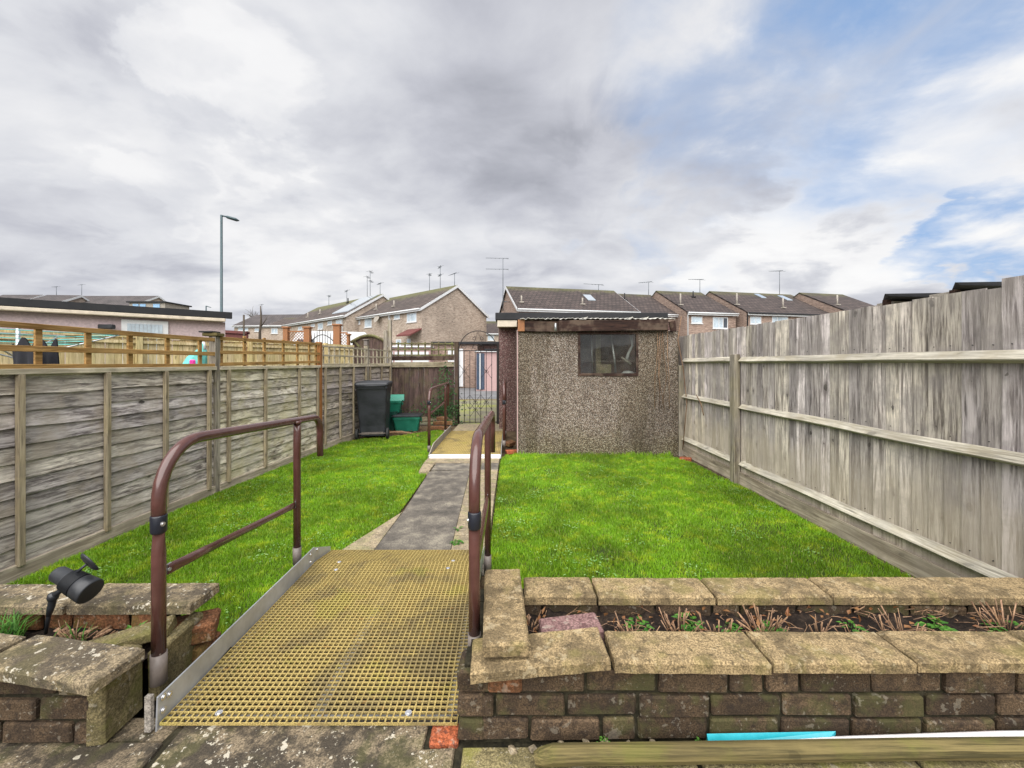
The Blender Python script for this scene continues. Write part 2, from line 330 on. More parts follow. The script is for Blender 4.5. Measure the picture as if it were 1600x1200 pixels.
M['green_lid'] = plain('green_lid', (.02, .24, .165), .4, var=.2, scale=8)
M['iron'] = plain('black_iron', (.020, .016, .015), .55, metal=.2, var=.4, scale=20)
M['felt'] = plain('roofing_felt', (.012, .0125, .015), .8, var=.4, scale=6, bump=.3)
M['white_paint'] = plain('white_upvc', (.60, .61, .62), .4, var=.08, scale=3, bump=.03)
M['cream_board'] = plain('cream_board', (.55, .48, .38), .7, var=.2, scale=7)
M['corrugated'] = plain('corrugated_sheet', (.52, .50, .45), .7, var=.45, scale=11)
M['pane'] = plain('window_pane', (.46, .54, .60), .12, var=.35, scale=1.2, bump=0, spec=.8)
M['dark_pane'] = plain('dark_pane', (.05, .06, .075), .08, var=.3, scale=2, bump=0, spec=.8)
M['glass'] = glassy('shed_glass', (.92, .93, .90), .45, .03)
M['house_a'] = house_brick('pale_brown_brick', (.27, .205, .16), (.41, .335, .27), (.40, .35, .29))
M['house_b'] = house_brick('red_brown_brick', (.21, .14, .108), (.34, .245, .195), (.31, .25, .21))
M['tile_a'] = roof_tile('brown_roof_tile', (.065, .048, .042), (.095, .072, .062), .5, 7.4)
M['tile_b'] = roof_tile('dark_roof_tile', (.045, .032, .029), (.072, .052, .046), .35, 7.55)
M['tile_c'] = roof_tile('grey_roof_tile', (.065, .055, .055), (.090, .075, .072), .0, 99)
M['solar'] = plain('solar_panel', (.55, .60, .64), .06, metal=.6, var=.05, bump=0)
M['aerial'] = plain('aerial_metal', (.11, .125, .14), .5, metal=.4)
M['lamp_post'] = plain('lamp_post_paint', (.045, .075, .085), .45, metal=.2)
M['interior'] = plain('shed_interior', (.12, .065, .045), .9, var=.5, scale=5)
M['cloth_black'] = plain('black_cloth', (.012, .012, .018), .9, var=.5, scale=14, bump=.5)
M['cloth_teal'] = plain('teal_cloth', (.13, .48, .45), .8, var=.2, scale=16)
M['teal'] = plain('teal_plastic', (.02, .36, .44), .35, var=.12)
M['pink'] = plain('pink_plastic', (.62, .03, .28), .5)
M['white_strip'] = plain('white_strip', (.72, .69, .70), .4, var=.08)
M['bluish'] = plain('blue_panel', (.25, .42, .62), .5)
M['orange_wood'] = plain('orange_stain', (.27, .115, .045), .7, var=.3, scale=30)
M['red_wood'] = plain('red_paint', (.12, .032, .028), .7, var=.3)
M['blue_door'] = plain('navy_door', (.035, .055, .09), .5, var=.3)
M['twig'] = wood('dead_twig', (.11, .055, .032), (.40, .25, .15), 'z', 60, 8, 0, None, 0, .3)
M['bark'] = plain('bark', (.07, .055, .04), .9, var=.4, scale=20, bump=.5)
M['leaf'] = foliage('weed_leaf', (.035, .13, .015), (.10, .25, .03))
M['clover'] = foliage('clover_leaf', (.12, .30, .06), (.30, .46, .16))
M['ivy'] = foliage('ivy_leaf', (.012, .045, .010), (.04, .10, .02))
M['dead_leaf'] = foliage('dead_leaf', (.22, .09, .035), (.33, .17, .07))
M['grass'] = foliage('grass_blade', (.15, .325, .012), (.29, .50, .026), (.46, .58, .03), attr='rnd', trans=.42, rough=.42)
M['rubber'] = plain('tyre_rubber', (.02, .02, .02), .7)
M['car_white'] = plain('white_car_paint', (.70, .72, .74), .2, var=.04, bump=0)

# ------------------------------------------------------------------ mesh builder
class MB:
    def __init__(s): s.v = []; s.f = []; s.sm = []
    def add(s, vs, fs, smooth=False):
        b = len(s.v); s.v += [tuple(v) for v in vs]; s.f += [tuple(i + b for i in f) for f in fs]; s.sm += [smooth] * len(fs)
        return s
    def box(s, x0, x1, y0, y1, z0, z1, Mx=None, bev=0, jit=0):
        if bev:
            vs = []; idx = {}
            c = [(x0, x1), (y0, y1), (z0, z1)]
            for i in (0, 1):
                for j in (0, 1):
                    for k in (0, 1):
                        p = [c[0][i], c[1][j], c[2][k]]; sg = [1 if q == 0 else -1 for q in (i, j, k)]
                        jx = [random.uniform(-jit, jit) for _ in range(3)]
                        for a in range(3):
                            q = [p[d] + jx[d] + (0 if d == a else sg[d] * bev) for d in range(3)]
                            idx[(i, j, k, a)] = len(vs); vs.append(q)
            fs = []
            for a in range(3):
                o = [d for d in range(3) if d != a]
                for sd in (0, 1):
                    loop = []
                    for (u, v) in ((0, 0), (1, 0), (1, 1), (0, 1)):
                        key = [0, 0, 0]; key[a] = sd; key[o[0]] = u; key[o[1]] = v; loop.append(idx[(*key, a)])
                    flip = (sd == 0) ^ (a == 1)
                    fs.append(loop[::-1] if flip else loop)
            for a in range(3):      # edges running along axis a
                o = [d for d in range(3) if d != a]
                for u in (0, 1):
                    for v in (0, 1):
                        k0 = [0, 0, 0]; k1 = [0, 0, 0]; k0[a] = 0; k1[a] = 1; k0[o[0]] = k1[o[0]] = u; k0[o[1]] = k1[o[1]] = v
                        fs.append([idx[(*k0, o[0])], idx[(*k1, o[0])], idx[(*k1, o[1])], idx[(*k0, o[1])]])
            for i in (0, 1):
                for j in (0, 1):
                    for k in (0, 1): fs.append([idx[(i, j, k, a)] for a in range(3)])
        else:
            vs = [(a, b, c) for a in (x0, x1) for b in (y0, y1) for c in (z0, z1)]
            fs = [(0, 1, 3, 2), (4, 6, 7, 5), (0, 4, 5, 1), (2, 3, 7, 6), (0, 2, 6, 4), (1, 5, 7, 3)]
        if Mx is not None: vs = [tuple(Mx @ Vector(v)) for v in vs]
        return s.add(vs, fs)
    def beam(s, p0, p1, w, h, up=(0, 0, 1), bev=0, jit=0):
        p0 = Vector(p0); p1 = Vector(p1); d = p1 - p0; L = d.length; d.normalize()
        u = Vector(up); sd = d.cross(u)
        if sd.length < 1e-4: sd = d.cross(Vector((0, 1, 0)))
        sd.normalize(); u = sd.cross(d)
        Mx = Matrix((( sd.x, d.x, u.x, p0.x), (sd.y, d.y, u.y, p0.y), (sd.z, d.z, u.z, p0.z), (0, 0, 0, 1)))
        return s.box(-w / 2, w / 2, 0, L, -h / 2, h / 2, Mx, bev, jit)
    def tube(s, pts, r, n=12, cap=True, flat=None, smooth=True):
        pts = [Vector(p) for p in pts]; m = len(pts); rs = r if hasattr(r, '__len__') else [r] * m
        vs = []; prev = None
        for i, p in enumerate(pts):
            d = (pts[min(i + 1, m - 1)] - pts[max(i - 1, 0)]).normalized()
            if prev is None:
                a = Vector((0, 0, 1)) if abs(d.z) < .9 else Vector((1, 0, 0)); e = d.cross(a).normalized()
            else: e = (prev - d * prev.dot(d)).normalized()
            prev = e; g = d.cross(e)
            fx, fy = (1, 1) if flat is None else flat[i]
            for k in range(n):
                t = 2 * math.pi * k / n; vs.append(p + e * math.cos(t) * rs[i] * fx + g * math.sin(t) * rs[i] * fy)
        fs = [(i * n + k, i * n + (k + 1) % n, (i + 1) * n + (k + 1) % n, (i + 1) * n + k) for i in range(m - 1) for k in range(n)]
        s.add(vs, fs, smooth)
        if cap: b = len(s.v) - len(vs); s.f += [tuple(b + k for k in range(n))[::-1], tuple(b + (m - 1) * n + k for k in range(n))]; s.sm += [False, False]
        return s
    def prism(s, poly, y0, y1, Mx=None):      # poly in (x,z), extruded along y
        n = len(poly); vs = [(p[0], y0, p[1]) for p in poly] + [(p[0], y1, p[1]) for p in poly]
        fs = [tuple(range(n)), tuple(range(2 * n - 1, n - 1, -1))] + [(i, i + n, (i + 1) % n + n, (i + 1) % n) for i in range(n)]
        if Mx is not None: vs = [tuple(Mx @ Vector(v)) for v in vs]
        return s.add(vs, fs)
    def lathe(s, prof, c=(0, 0, 0), n=20, Mx=None, smooth=True):
        vs = []
        for (r, z_) in prof:
            for k in range(n): t = 2 * math.pi * k / n; vs.append((c[0] + r * math.cos(t), c[1] + r * math.sin(t), c[2] + z_))
        if Mx is not None: vs = [tuple(Mx @ Vector(v)) for v in vs]
        m = len(prof); fs = [(i * n + k, i * n + (k + 1) % n, (i + 1) * n + (k + 1) % n, (i + 1) * n + k) for i in range(m - 1) for k in range(n)]
        s.add(vs, fs, smooth); b = len(s.v) - len(vs)
        s.f += [tuple(b + k for k in range(n))[::-1], tuple(b + (m - 1) * n + k for k in range(n))]; s.sm += [False, False]
        return s
    def leaf(s, p, d, up, L, W):
        p = Vector(p); d = Vector(d).normalized(); u = Vector(up); sd = d.cross(u)
        if sd.length < 1e-3: sd = Vector((1, 0, 0))
        sd.normalize(); nn = sd.cross(d)
        s.add([p, p + d * L * .45 + sd * W * .5 + nn * L * .06, p + d * L - nn * L * .12, p + d * L * .45 - sd * W * .5 + nn * L * .06], [(0, 1, 2, 3)]); return s
    def build(s, name, m, parent=None, local=False):
        me = bpy.data.meshes.new(name); vs = s.v
        if parent is not None and not local:
            inv = WM[root_of(parent)].inverted(); vs = [inv @ Vector(v) for v in vs]
        me.from_pydata([tuple(v) for v in vs], [], s.f); me.polygons.foreach_set('use_smooth', s.sm)
        me.materials.append(M[m]); me.update()
        o = bpy.data.objects.new(name, me); COL.objects.link(o)
        if parent is not None: o.parent = parent
        else: WM[o] = Matrix.Identity(4)
        return o
WM = {}
def root_of(o):
    while o.parent is not None: o = o.parent
    return o
def thing(name, label, cat, loc=(0, 0, 0), rz=0, group=None):
    o = bpy.data.objects.new(name, None); o.empty_display_size = .1; COL.objects.link(o); o.location = loc; o.rotation_euler = (0, 0, rz)
    o['label'] = label; o['category'] = cat
    if group: o['group'] = group
    WM[o] = Matrix.Translation(loc) @ Matrix.Rotation(rz, 4, 'Z'); return o
def tag(o, label, cat, group=None):
    o['label'] = label; o['category'] = cat
    if group: o['group'] = group
    return o
def kind(o, k='structure'): o['kind'] = k; return o
def copy_tree(o, parent=None):
    c = o.copy(); COL.objects.link(c)
    if parent is not None: c.parent = parent
    else: WM[c] = WM[o].copy()
    for ch in [k for k in COL.objects if k.parent == o]: copy_tree(ch, c)
    return c
def PT(px, py, Y): return Vector(((px - 800) / FPX * Y, Y, CAMH - (py - HZ) / FPX * Y))
def XZ(px, Y): return (px - 800) / FPX * Y
def ZZ(py, Y): return CAMH - (py - HZ) / FPX * Y
def U(a, b): return random.uniform(a, b)

# ------------------------------------------------------------------ ground
ZP = .214                                     # patio level
far = MB()
far.add([(-400, -20, -.16), (400, -20, -.16), (400, 900, -.16), (-400, 900, -.16)], [(0, 1, 2, 3)])
kind(far.build('ground', 'far_ground'))
def sheet(name, poly, m, z=0.0):
    return kind(MB().add([(x, y, z if len(q) == 0 else q[0]) for (x, y, *q) in poly], [tuple(range(len(poly)))]).build(name, m))
sheet('lane_verge', [(-30, 9.25, -.05), (18, 9.25, -.05), (18, 15.6, -.06), (-30, 15.6, -.06)], 'verge')
sheet('lane', [(-40, 15.6, -.09), (30, 15.6, -.09), (30, 23.4, -.09), (-40, 23.4, -.09)], 'asphalt')
kind(MB().box(-40, 30, 15.5, 15.6, -.1, -.02).build('kerb', 'flag'))
sheet('forecourt', [(-40, 23.4, -.055), (30, 23.4, -.055), (30, 27, -.055), (-40, 27, -.055)], 'flag_light')
# path
pz = .045
PL = [(-1.27, 2.74), (-1.04, 3.66), (-1.05, 4.85), (-1.18, 5.70)]
LAWN_L = [(-3.17, 1.66)] + [(-1.24, 1.66), (-1.27, 2.74), (-1.05, 3.66), (-1.06, 4.85), (-1.19, 5.70), (-1.25, 7.9), (-1.45, 8.3), (-2.2, 7.55), (-2.75, 7.3), (-3.0, 6.9), (-3.16, 4.3)]
LAWN_R = [(-.155, 1.70), (2.60, 1.70), (2.60, 4.3), (2.50, 5.6), (2.35, 5.95), (.06, 6.02), (-.10, 6.0), (-.165, 5.7), (-.165, 2.6)]
kind(MB().add([(x, y, 0) for x, y in LAWN_L], [tuple(range(len(LAWN_L)))]).build('lawn', 'turf'))
kind(MB().add([(x, y, 0) for x, y in LAWN_R], [tuple(range(len(LAWN_R)))]).build('lawn', 'turf'))
dm = MB()
def bumpy(mb, x0, x1, y0, y1, nx, ny, zf):
    vs = [(x0 + (x1 - x0) * i / nx, y0 + (y1 - y0) * j / ny, zf(x0 + (x1 - x0) * i / nx, y0 + (y1 - y0) * j / ny)) for j in range(ny + 1) for i in range(nx + 1)]
    fs = [(j * (nx + 1) + i, j * (nx + 1) + i + 1, (j + 1) * (nx + 1) + i + 1, (j + 1) * (nx + 1) + i) for j in range(ny) for i in range(nx)]
    return mb.add(vs, fs, True)
from mathutils import noise as mn
bumpy(dm, -3.6, 3.4, 1.5, 9.25, 110, 120, lambda x, y: -.022 + .016 * mn.noise((x * 5, y * 5, 0)) - (.02 if y > 8.5 else 0))
kind(dm.build('bare_soil', 'dirt'))
# path slabs: damp concrete strip, flags at the sides
tm = MB(); tm.add([(-1.0, 2.70, pz), (-.44, 2.70, pz), (-.53, 5.0, pz), (-1.03, 4.95, pz), (-.99, 3.66, pz), (-1.0, 2.70, -.1), (-.44, 2.70, -.1), (-.53, 5.0, -.1), (-1.03, 4.95, -.1), (-.99, 3.66, -.1)],
    [(0, 1, 2, 3, 4), (5, 6, 1, 0), (6, 7, 2, 1), (7, 8, 3, 2), (8, 9, 4, 3), (9, 5, 0, 4)])
path = kind(tm.build('path', 'tarmac'))
def slab(mb, quad, z1, th=.06, gap=.006):
    c = sum((Vector((a, b)) for a, b in quad), Vector((0, 0))) / len(quad)
    q = [Vector((a, b)) + (c - Vector((a, b))).normalized() * gap for a, b in quad]; n = len(q)
    q2 = [p + (c - p).normalized() * .006 for p in q]
    tl = [U(-.003, .003) for _ in q]
    vs = [(p.x, p.y, z1 + t_) for p, t_ in zip(q2, tl)] + [(p.x, p.y, z1 - .006 + t_) for p, t_ in zip(q, tl)] + [(p.x, p.y, z1 - th) for p in q]
    fs = [tuple(range(n))] + [(i, i + n, (i + 1) % n + n, (i + 1) % n) for i in range(n)] + [(i + n, i + 2 * n, (i + 1) % n + 2 * n, (i + 1) % n + n) for i in range(n)]
    mb.add(vs, fs)
fl = MB(); ys = [2.70, 3.12, 3.62, 4.12, 4.62, 5.02]
for a, b in zip(ys[:-1], ys[1:]):
    xa = -.44 - .09 * (a - 2.7) / 2.3; xb = -.44 - .09 * (b - 2.7) / 2.3
    slab(fl, [(xa, a), (-.175, a), (-.175, b), (xb, b)], pz + .004)
slab(fl, [(-1.29, 2.72), (-1.005, 2.72), (-1.0, 3.62)], pz - .004)
slab(fl, [(-1.17, 4.97), (-1.04, 4.97), (-1.04, 5.36), (-1.20, 5.36)], pz)
slab(fl, [(-1.20, 5.37), (-.17, 5.37), (-.17, 5.62), (-1.20, 5.62)], pz + .006)
for x0, x1 in ((-1.2, -.72), (-.71, -.17)): slab(fl, [(x0, 7.72), (x1, 7.72), (x1, 8.9), (x0, 8.9)], .03)
kind(fl.build('path', 'flag'))
f2 = MB(); slab(f2, [(-1.03, 5.03), (-.42, 5.03), (-.42, 5.36), (-1.03, 5.36)], pz); slab(f2, [(-.41, 5.03), (-.175, 5.03), (-.175, 5.36), (-.41, 5.36)], pz + .004)
kind(f2.build('path', 'tarmac'))
kind(MB().box(-1.3, -.16, 2.64, 2.76, -.02, .088, bev=.006).build('path', 'flag_light'))
# patio
pv = MB()
slab(pv, [(-1.9, .35), (-1.022, .35), (-1.088, 1.245), (-1.9, 1.245)], ZP, .1)
slab(pv, [(-1.015, .2), (-.172, .2), (-.172, 1.228), (-.272, 1.228), (-.272, 1.315), (-1.08, 1.315)], ZP + .001, .1)
slab(pv, [(-1.9, 1.25), (-1.10, 1.25), (-1.09, 1.33), (-1.9, 1.33)], ZP - .004, .1)
kind(pv.build('patio', 'paving'))
pv = MB(); slab(pv, [(-.155, .2), (.55, .2), (.55, 1.235), (-.155, 1.235)], ZP, .1)
slab(pv, [(.56, .2), (1.2, .2), (1.2, 1.235), (.56, 1.235)], ZP, .1); slab(pv, [(1.21, .2), (2.6, .2), (2.6, 1.235), (1.21, 1.235)], ZP, .1)
kind(pv.build('patio', 'paving_moss'))
kind(MB().box(-3.6, 2.8, -3, 1.30, .02, ZP - .012).build('patio_bed', 'mortar'))
tag(MB().box(-.265 + .006, -.168, 1.232, 1.305, ZP - .05, ZP + .006, bev=.006).build('brick', 'brick_red'), 'red brick set in the patio beside the foot of the ramp', 'brick')

# ------------------------------------------------------------------ lawn grass
def inside(poly, X, Y):
    r = np.zeros(len(X), bool); n = len(poly); j = n - 1
    for i in range(n):
        xi, yi = poly[i]; xj, yj = poly[j]
        c = ((yi > Y) != (yj > Y)) & (X < (xj - xi) * (Y - yi) / (yj - yi + 1e-9) + xi); r ^= c; j = i
    return r
rng = np.random.default_rng(3)
def grass_mesh(name, polys, dens, m, hs=1.0, extra=None):
    PX, PY = [], []
    for poly in polys:
        a = np.array(poly); x0, y0 = a.min(0); x1, y1 = a.max(0)
        n = int((x1 - x0) * (y1 - y0) * dens); X = rng.uniform(x0, x1, n); Y = rng.uniform(y0, y1, n)
        k = inside(poly, X, Y) & (rng.uniform(0, 1, n) < np.clip(3.4 / Y, .35, 1.0)); X, Y = X[k], Y[k]
        # worn thin patches
        d = np.zeros(len(X))
        for (cx, cy, rad, amt) in (extra or []): d = np.maximum(d, amt * np.exp(-((X - cx) ** 2 + (Y - cy) ** 2) / rad ** 2))
        k = rng.uniform(0, 1, len(X)) > d; PX.append(X[k]); PY.append(Y[k])
    X = np.concatenate(PX); Y = np.concatenate(PY); n = len(X)
    patch = .5 + .5 * np.sin(X * 5.1 + 1.7 * np.sin(Y * 3.3)) * np.sin(Y * 4.3 + 1.9 * np.sin(X * 2.7)); patch2 = .5 + .5 * np.sin(X * 13 + 2 * np.sin(Y * 7)) * np.sin(Y * 11 + 2 * np.sin(X * 9))
    h = rng.uniform(.009, .027, n) * hs * (.65 + .5 * patch + .45 * patch2); wd = (.0019 + .0005 * Y) * rng.uniform(.7, 1.4, n)
    th = rng.uniform(0, 2 * np.pi, n); ln = rng.uniform(.15, 1.0, n) * h; az = th + rng.normal(0, .6, n) + np.pi / 2
    cx, sy = np.cos(th) * wd / 2, np.sin(th) * wd / 2; lx, ly = np.cos(az) * ln, np.sin(az) * ln
    V = np.zeros((n, 5, 3), np.float32); z0 = -.006
    V[:, 0] = np.stack([X - cx, Y - sy, np.full(n, z0)], 1); V[:, 1] = np.stack([X + cx, Y + sy, np.full(n, z0)], 1)
    V[:, 2] = np.stack([X - cx * .8 + lx * .35, Y - sy * .8 + ly * .35, h * .62], 1); V[:, 3] = np.stack([X + cx * .8 + lx * .35, Y + sy * .8 + ly * .35, h * .62], 1)
    V[:, 4] = np.stack([X + lx, Y + ly, h], 1)
    me = bpy.data.meshes.new(name); me.vertices.add(n * 5); me.vertices.foreach_set('co', V.ravel())
    b = (np.arange(n) * 5)[:, None]; L = np.concatenate([b + [0, 1, 3, 2], b + [2, 3, 4]], 1).astype(np.int32)
    me.loops.add(n * 7); me.loops.foreach_set('vertex_index', L.ravel()); me.polygons.add(n * 2)
    st = np.stack([np.arange(n) * 7, np.arange(n) * 7 + 4], 1).astype(np.int32); me.polygons.foreach_set('loop_start', st.ravel())
    me.update(calc_edges=True)
    at = me.attributes.new('rnd', 'FLOAT', 'POINT'); at.data.foreach_set('value', np.repeat(rng.uniform(0, 1, n).astype(np.float32), 5))
    me.materials.append(M[m]); o = bpy.data.objects.new(name, me); COL.objects.link(o); return kind(o, 'stuff')
worn = [(2.1, 3.4, .35, .75), (1.9, 2.5, .30, .6), (2.3, 2.9, .3, .7), (.25, 4.4, .10, .9), (.42, 4.35, .06, .8), (1.5, 2.3, .2, .5), (.8, 2.6, .12, .6), (2.45, 4.8, .3, .7), (1.4, 5.95, 1.2, .0),
        (-1.7, 7.5, .45, .85), (-2.3, 7.2, .4, .7), (-2.9, 6.4, .3, .6), (1.2, 3.3, .15, .5)]
worn += [(random.uniform(-.1, 2.6), random.uniform(1.9, 5.9), random.uniform(.03, .12), random.uniform(.4, .9)) for _ in range(38)] + [(random.uniform(-3.1, -1.2), random.uniform(1.9, 6.5), random.uniform(.03, .12), random.uniform(.4, .8)) for _ in range(26)]
grass_mesh('lawn_grass', [LAWN_R, LAWN_L], 29000, 'grass', 1.0, worn)
# taller tufts along edges
grass_mesh('lawn_edge_grass', [[(-.15, 1.8), (.12, 1.8), (.10, 2.7), (-.13, 2.7)], [(.05, 5.92), (2.4, 5.9), (2.4, 6.03), (.05, 6.03)], [(-1.28, 1.72), (-1.2, 1.72), (-1.25, 2.6), (-1.35, 2.6)]], 9000, 'grass', 2.2)

# ------------------------------------------------------------------ ramps
def grating(mb, corners, pitch, bar, depth):
    A, B, C, D = [Vector(c) for c in corners]        # near-left, near-right, far-right, far-left
    wid = ((B - A).length + (C - D).length) / 2; ln = ((D - A).length + (C - B).length) / 2
    nx = max(1, round(wid / pitch)); ny = max(1, round(ln / pitch))
    def pt(u, v, dz=0):
        if dz:      # moulded bars narrow towards the bottom
            tu = round(u * nx) / nx; tv = round(v * ny) / ny; u = tu + (u - tu) * .35; v = tv + (v - tv) * .35
        p = (A * (1 - u) + B * u) * (1 - v) + (D * (1 - u) + C * u) * v; return (p.x, p.y, p.z + dz)
    bx = bar / wid / 2; by = bar / ln / 2
    us = []; vs_ = []
    for i in range(nx + 1): us += [max(0, i / nx - bx) if i else 0, min(1, i / nx + bx) if i < nx else 1]
    for j in range(ny + 1): vs_ += [max(0, j / ny - by) if j else 0, min(1, j / ny + by) if j < ny else 1]
    W = len(us); H = len(vs_); b = len(mb.v)
    for dz in (0, -depth):
        for v in vs_:
            for u in us: mb.v.append(pt(u, v, dz))
    N = W * H
    for j in range(H - 1):
        for i in range(W - 1):
            a, c, d, e = b + j * W + i, b + j * W + i + 1, b + (j + 1) * W + i + 1, b + (j + 1) * W + i
            if i % 2 == 1 and j % 2 == 1:
                for (p, q) in ((a, c), (c, d), (d, e), (e, a)): mb.f.append((p, p + N, q + N, q)); mb.sm.append(False)
            else: mb.f.append((a, c, d, e)); mb.sm.append(False)
    for (p, q) in ((0, W - 1), (W - 1, N - 1), (N - 1, N - W), (N - W, 0)):
        mb.f.append((b + p, b + p + N, b + q + N, b + q)); mb.sm.append(False)
def plate(mb, p0, p1, h, th, below=.02):     # upright plate from p0 to p1
    p0 = Vector(p0); p1 = Vector(p1)
    mb.beam(p0 + Vector((0, 0, (h - below) / 2)), p1 + Vector((0, 0, (h - below) / 2)), th, h + below, bev=.0015)
def bolt(mb, p, axis, r=.011, t=.006):
    a = Vector(axis).normalized(); p = Vector(p)
    mb.tube([p, p + a * t * .4], r * 1.25, 14); mb.tube([p + a * t * .4, p + a * t], [r * .8, r * .65], 14)
zn, zs = ZP + .020, 1.4 - 1.225
RN = [(-1.142, 1.285), (-.177, 1.285)]; RS = [(-1.214, 2.45), (-.198, 2.45)]; RF = [(-1.252, 2.76), (-.20, 2.76)]
ramp = thing('ramp', 'yellow mesh access ramp in front, with silver kerb plate on its left side', 'ramp', (-.7, 2.0, .1), 0)
g = MB(); grating(g, [(*RN[0], zn), (*RN[1], zn), (*RS[1], zs), (*RS[0], zs)], .0222, .0056, .0085); g.build('deck', 'grating', ramp)
g = MB(); grating(g, [(RS[0][0], 2.456, zs - .001), (RS[1][0], 2.456, zs - .001), (*RF[1], .100), (*RF[0], .100)], .0222, .0056, .0085); g.build('toe_plate', 'grating', ramp)
g = MB(); g.box(-1.12, -.2, 1.33, 1.36, .05, .205); g.beam((-1.13, 1.34, .19), (-1.2, 2.44, .14), .04, .04); g.beam((-.2, 1.34, .19), (-.21, 2.44, .14), .04, .04); g.beam((-.66, 1.34, .19), (-.68, 2.44, .14), .04, .04)
g.build('frame', 'galv', ramp)
g = MB(); plate(g, (-1.150, 1.283, zn - .012), (-1.224, 2.45, zs - .008), .095, .006)
lp = g.build('kerb_plate', 'alu', ramp)
g = MB(); a, b_ = Vector((-1.224, 2.452, zs - .02)), Vector((-1.262, 2.76, .09))
g.add([a, b_, b_ + Vector((0, 0, .035)), a + Vector((0, 0, .105)), a + Vector((-.004, 0, 0)), b_ + Vector((-.004, 0, 0)), b_ + Vector((-.004, 0, .035)), a + Vector((-.004, 0, .105))],
      [(0, 1, 2, 3), (7, 6, 5, 4), (3, 2, 6, 7), (0, 3, 7, 4), (1, 5, 6, 2)]); g.build('kerb_plate', 'alu', ramp)
g = MB(); plate(g, (-.166, 1.30, zn - .012), (-.188, 2.45, zs - .008), .085, .006); plate(g, (-.188, 2.455, zs - .012), (-.19, 2.74, .085), .05, .005); g.build('kerb_plate', 'alu', ramp)
g = MB(); g.box(-1.176, -1.155, 1.268, 1.282, ZP + .004, ZP + .118, bev=.001); g.build('end_cap', 'flag_light', ramp)
for (bx, by, bz) in ((-1.147, 1.305, ZP + .088), (-1.149, 1.33, ZP + .075), (-1.147, 1.305, ZP + .045), (-1.219, 2.40, zs + .065), (-1.219, 2.40, zs + .02), (-1.228, 2.50, zs + .05)):
    g = MB(); bolt(g, (bx, by, bz), (1, 0, 0), .008); g.build('bolt', 'bolt', lp)
for (px, py, Y) in ((342, 1112, 1.325), (638, 1109, 1.325), (525, 896, 2.34), (530, 881, 2.44), (700, 892, 2.36), (708, 877, 2.46)):
    g = MB(); bx = XZ(px, Y); Y = Y; bz = zn + (zs - zn) * (Y - 1.285) / 1.165 if Y < 2.45 else zs - .002
    bolt(g, (bx, Y, bz), (0, 0, 1), .009, .0022); g.build('bolt', 'bolt', ramp)
ramp2 = thing('ramp', 'far mossy yellow mesh ramp leading up to the iron gate', 'ramp', (-.67, 6.6, .05), 0)
g = MB(); grating(g, [(-1.165, 5.66, .09), (-.165, 5.66, .09), (-.185, 7.68, .085), (-1.18, 7.68, .085)], .026, .010, .014); g.build('deck', 'grating', ramp2)
g = MB(); g.box(-1.17, -.16, 5.60, 5.657, .048, .098, bev=.004); g.build('threshold', 'white_strip', ramp2)
g = MB(); a = Vector((-1.178, 5.62, .05))
g.add([a, a + Vector((0, .35, 0)), a + Vector((0, 2.06, 0)), a + Vector((0, 2.06, .14)), a + Vector((0, .35, .14)), a + Vector((0, 0, .03))] + [a + Vector((-.012, q[0], q[1])) for q in ((0, 0), (.35, 0), (2.06, 0), (2.06, .14), (.35, .14), (0, .03))],
      [(0, 1, 4, 5), (1, 2, 3, 4), (7, 6, 11, 10), (8, 7, 10, 9), (5, 4, 10, 11), (4, 3, 9, 10), (0, 5, 11, 6), (2, 8, 9, 3)]); g.build('kerb_plate', 'flag_light', ramp2)
g = MB(); plate(g, (-.155, 5.64, .06), (-.172, 7.66, .06), .08, .008); g.build('kerb_plate', 'alu', ramp2)
kind(MB().box(-1.16, -.17, 5.67, 7.7, -.02, .035).build('ramp_shade_base', 'soil'))  # dark sheets under the decks: shade of the mesh holes put into colour
kind(MB().box(-1.24, -.2, 1.31, 2.63, -.01, .018).build('ramp_shade_base', 'soil'))
kind(MB().box(-1.10, -.19, 1.312, 1.62, .02, ZP - .05).build('ramp_shade_base', 'soil'))

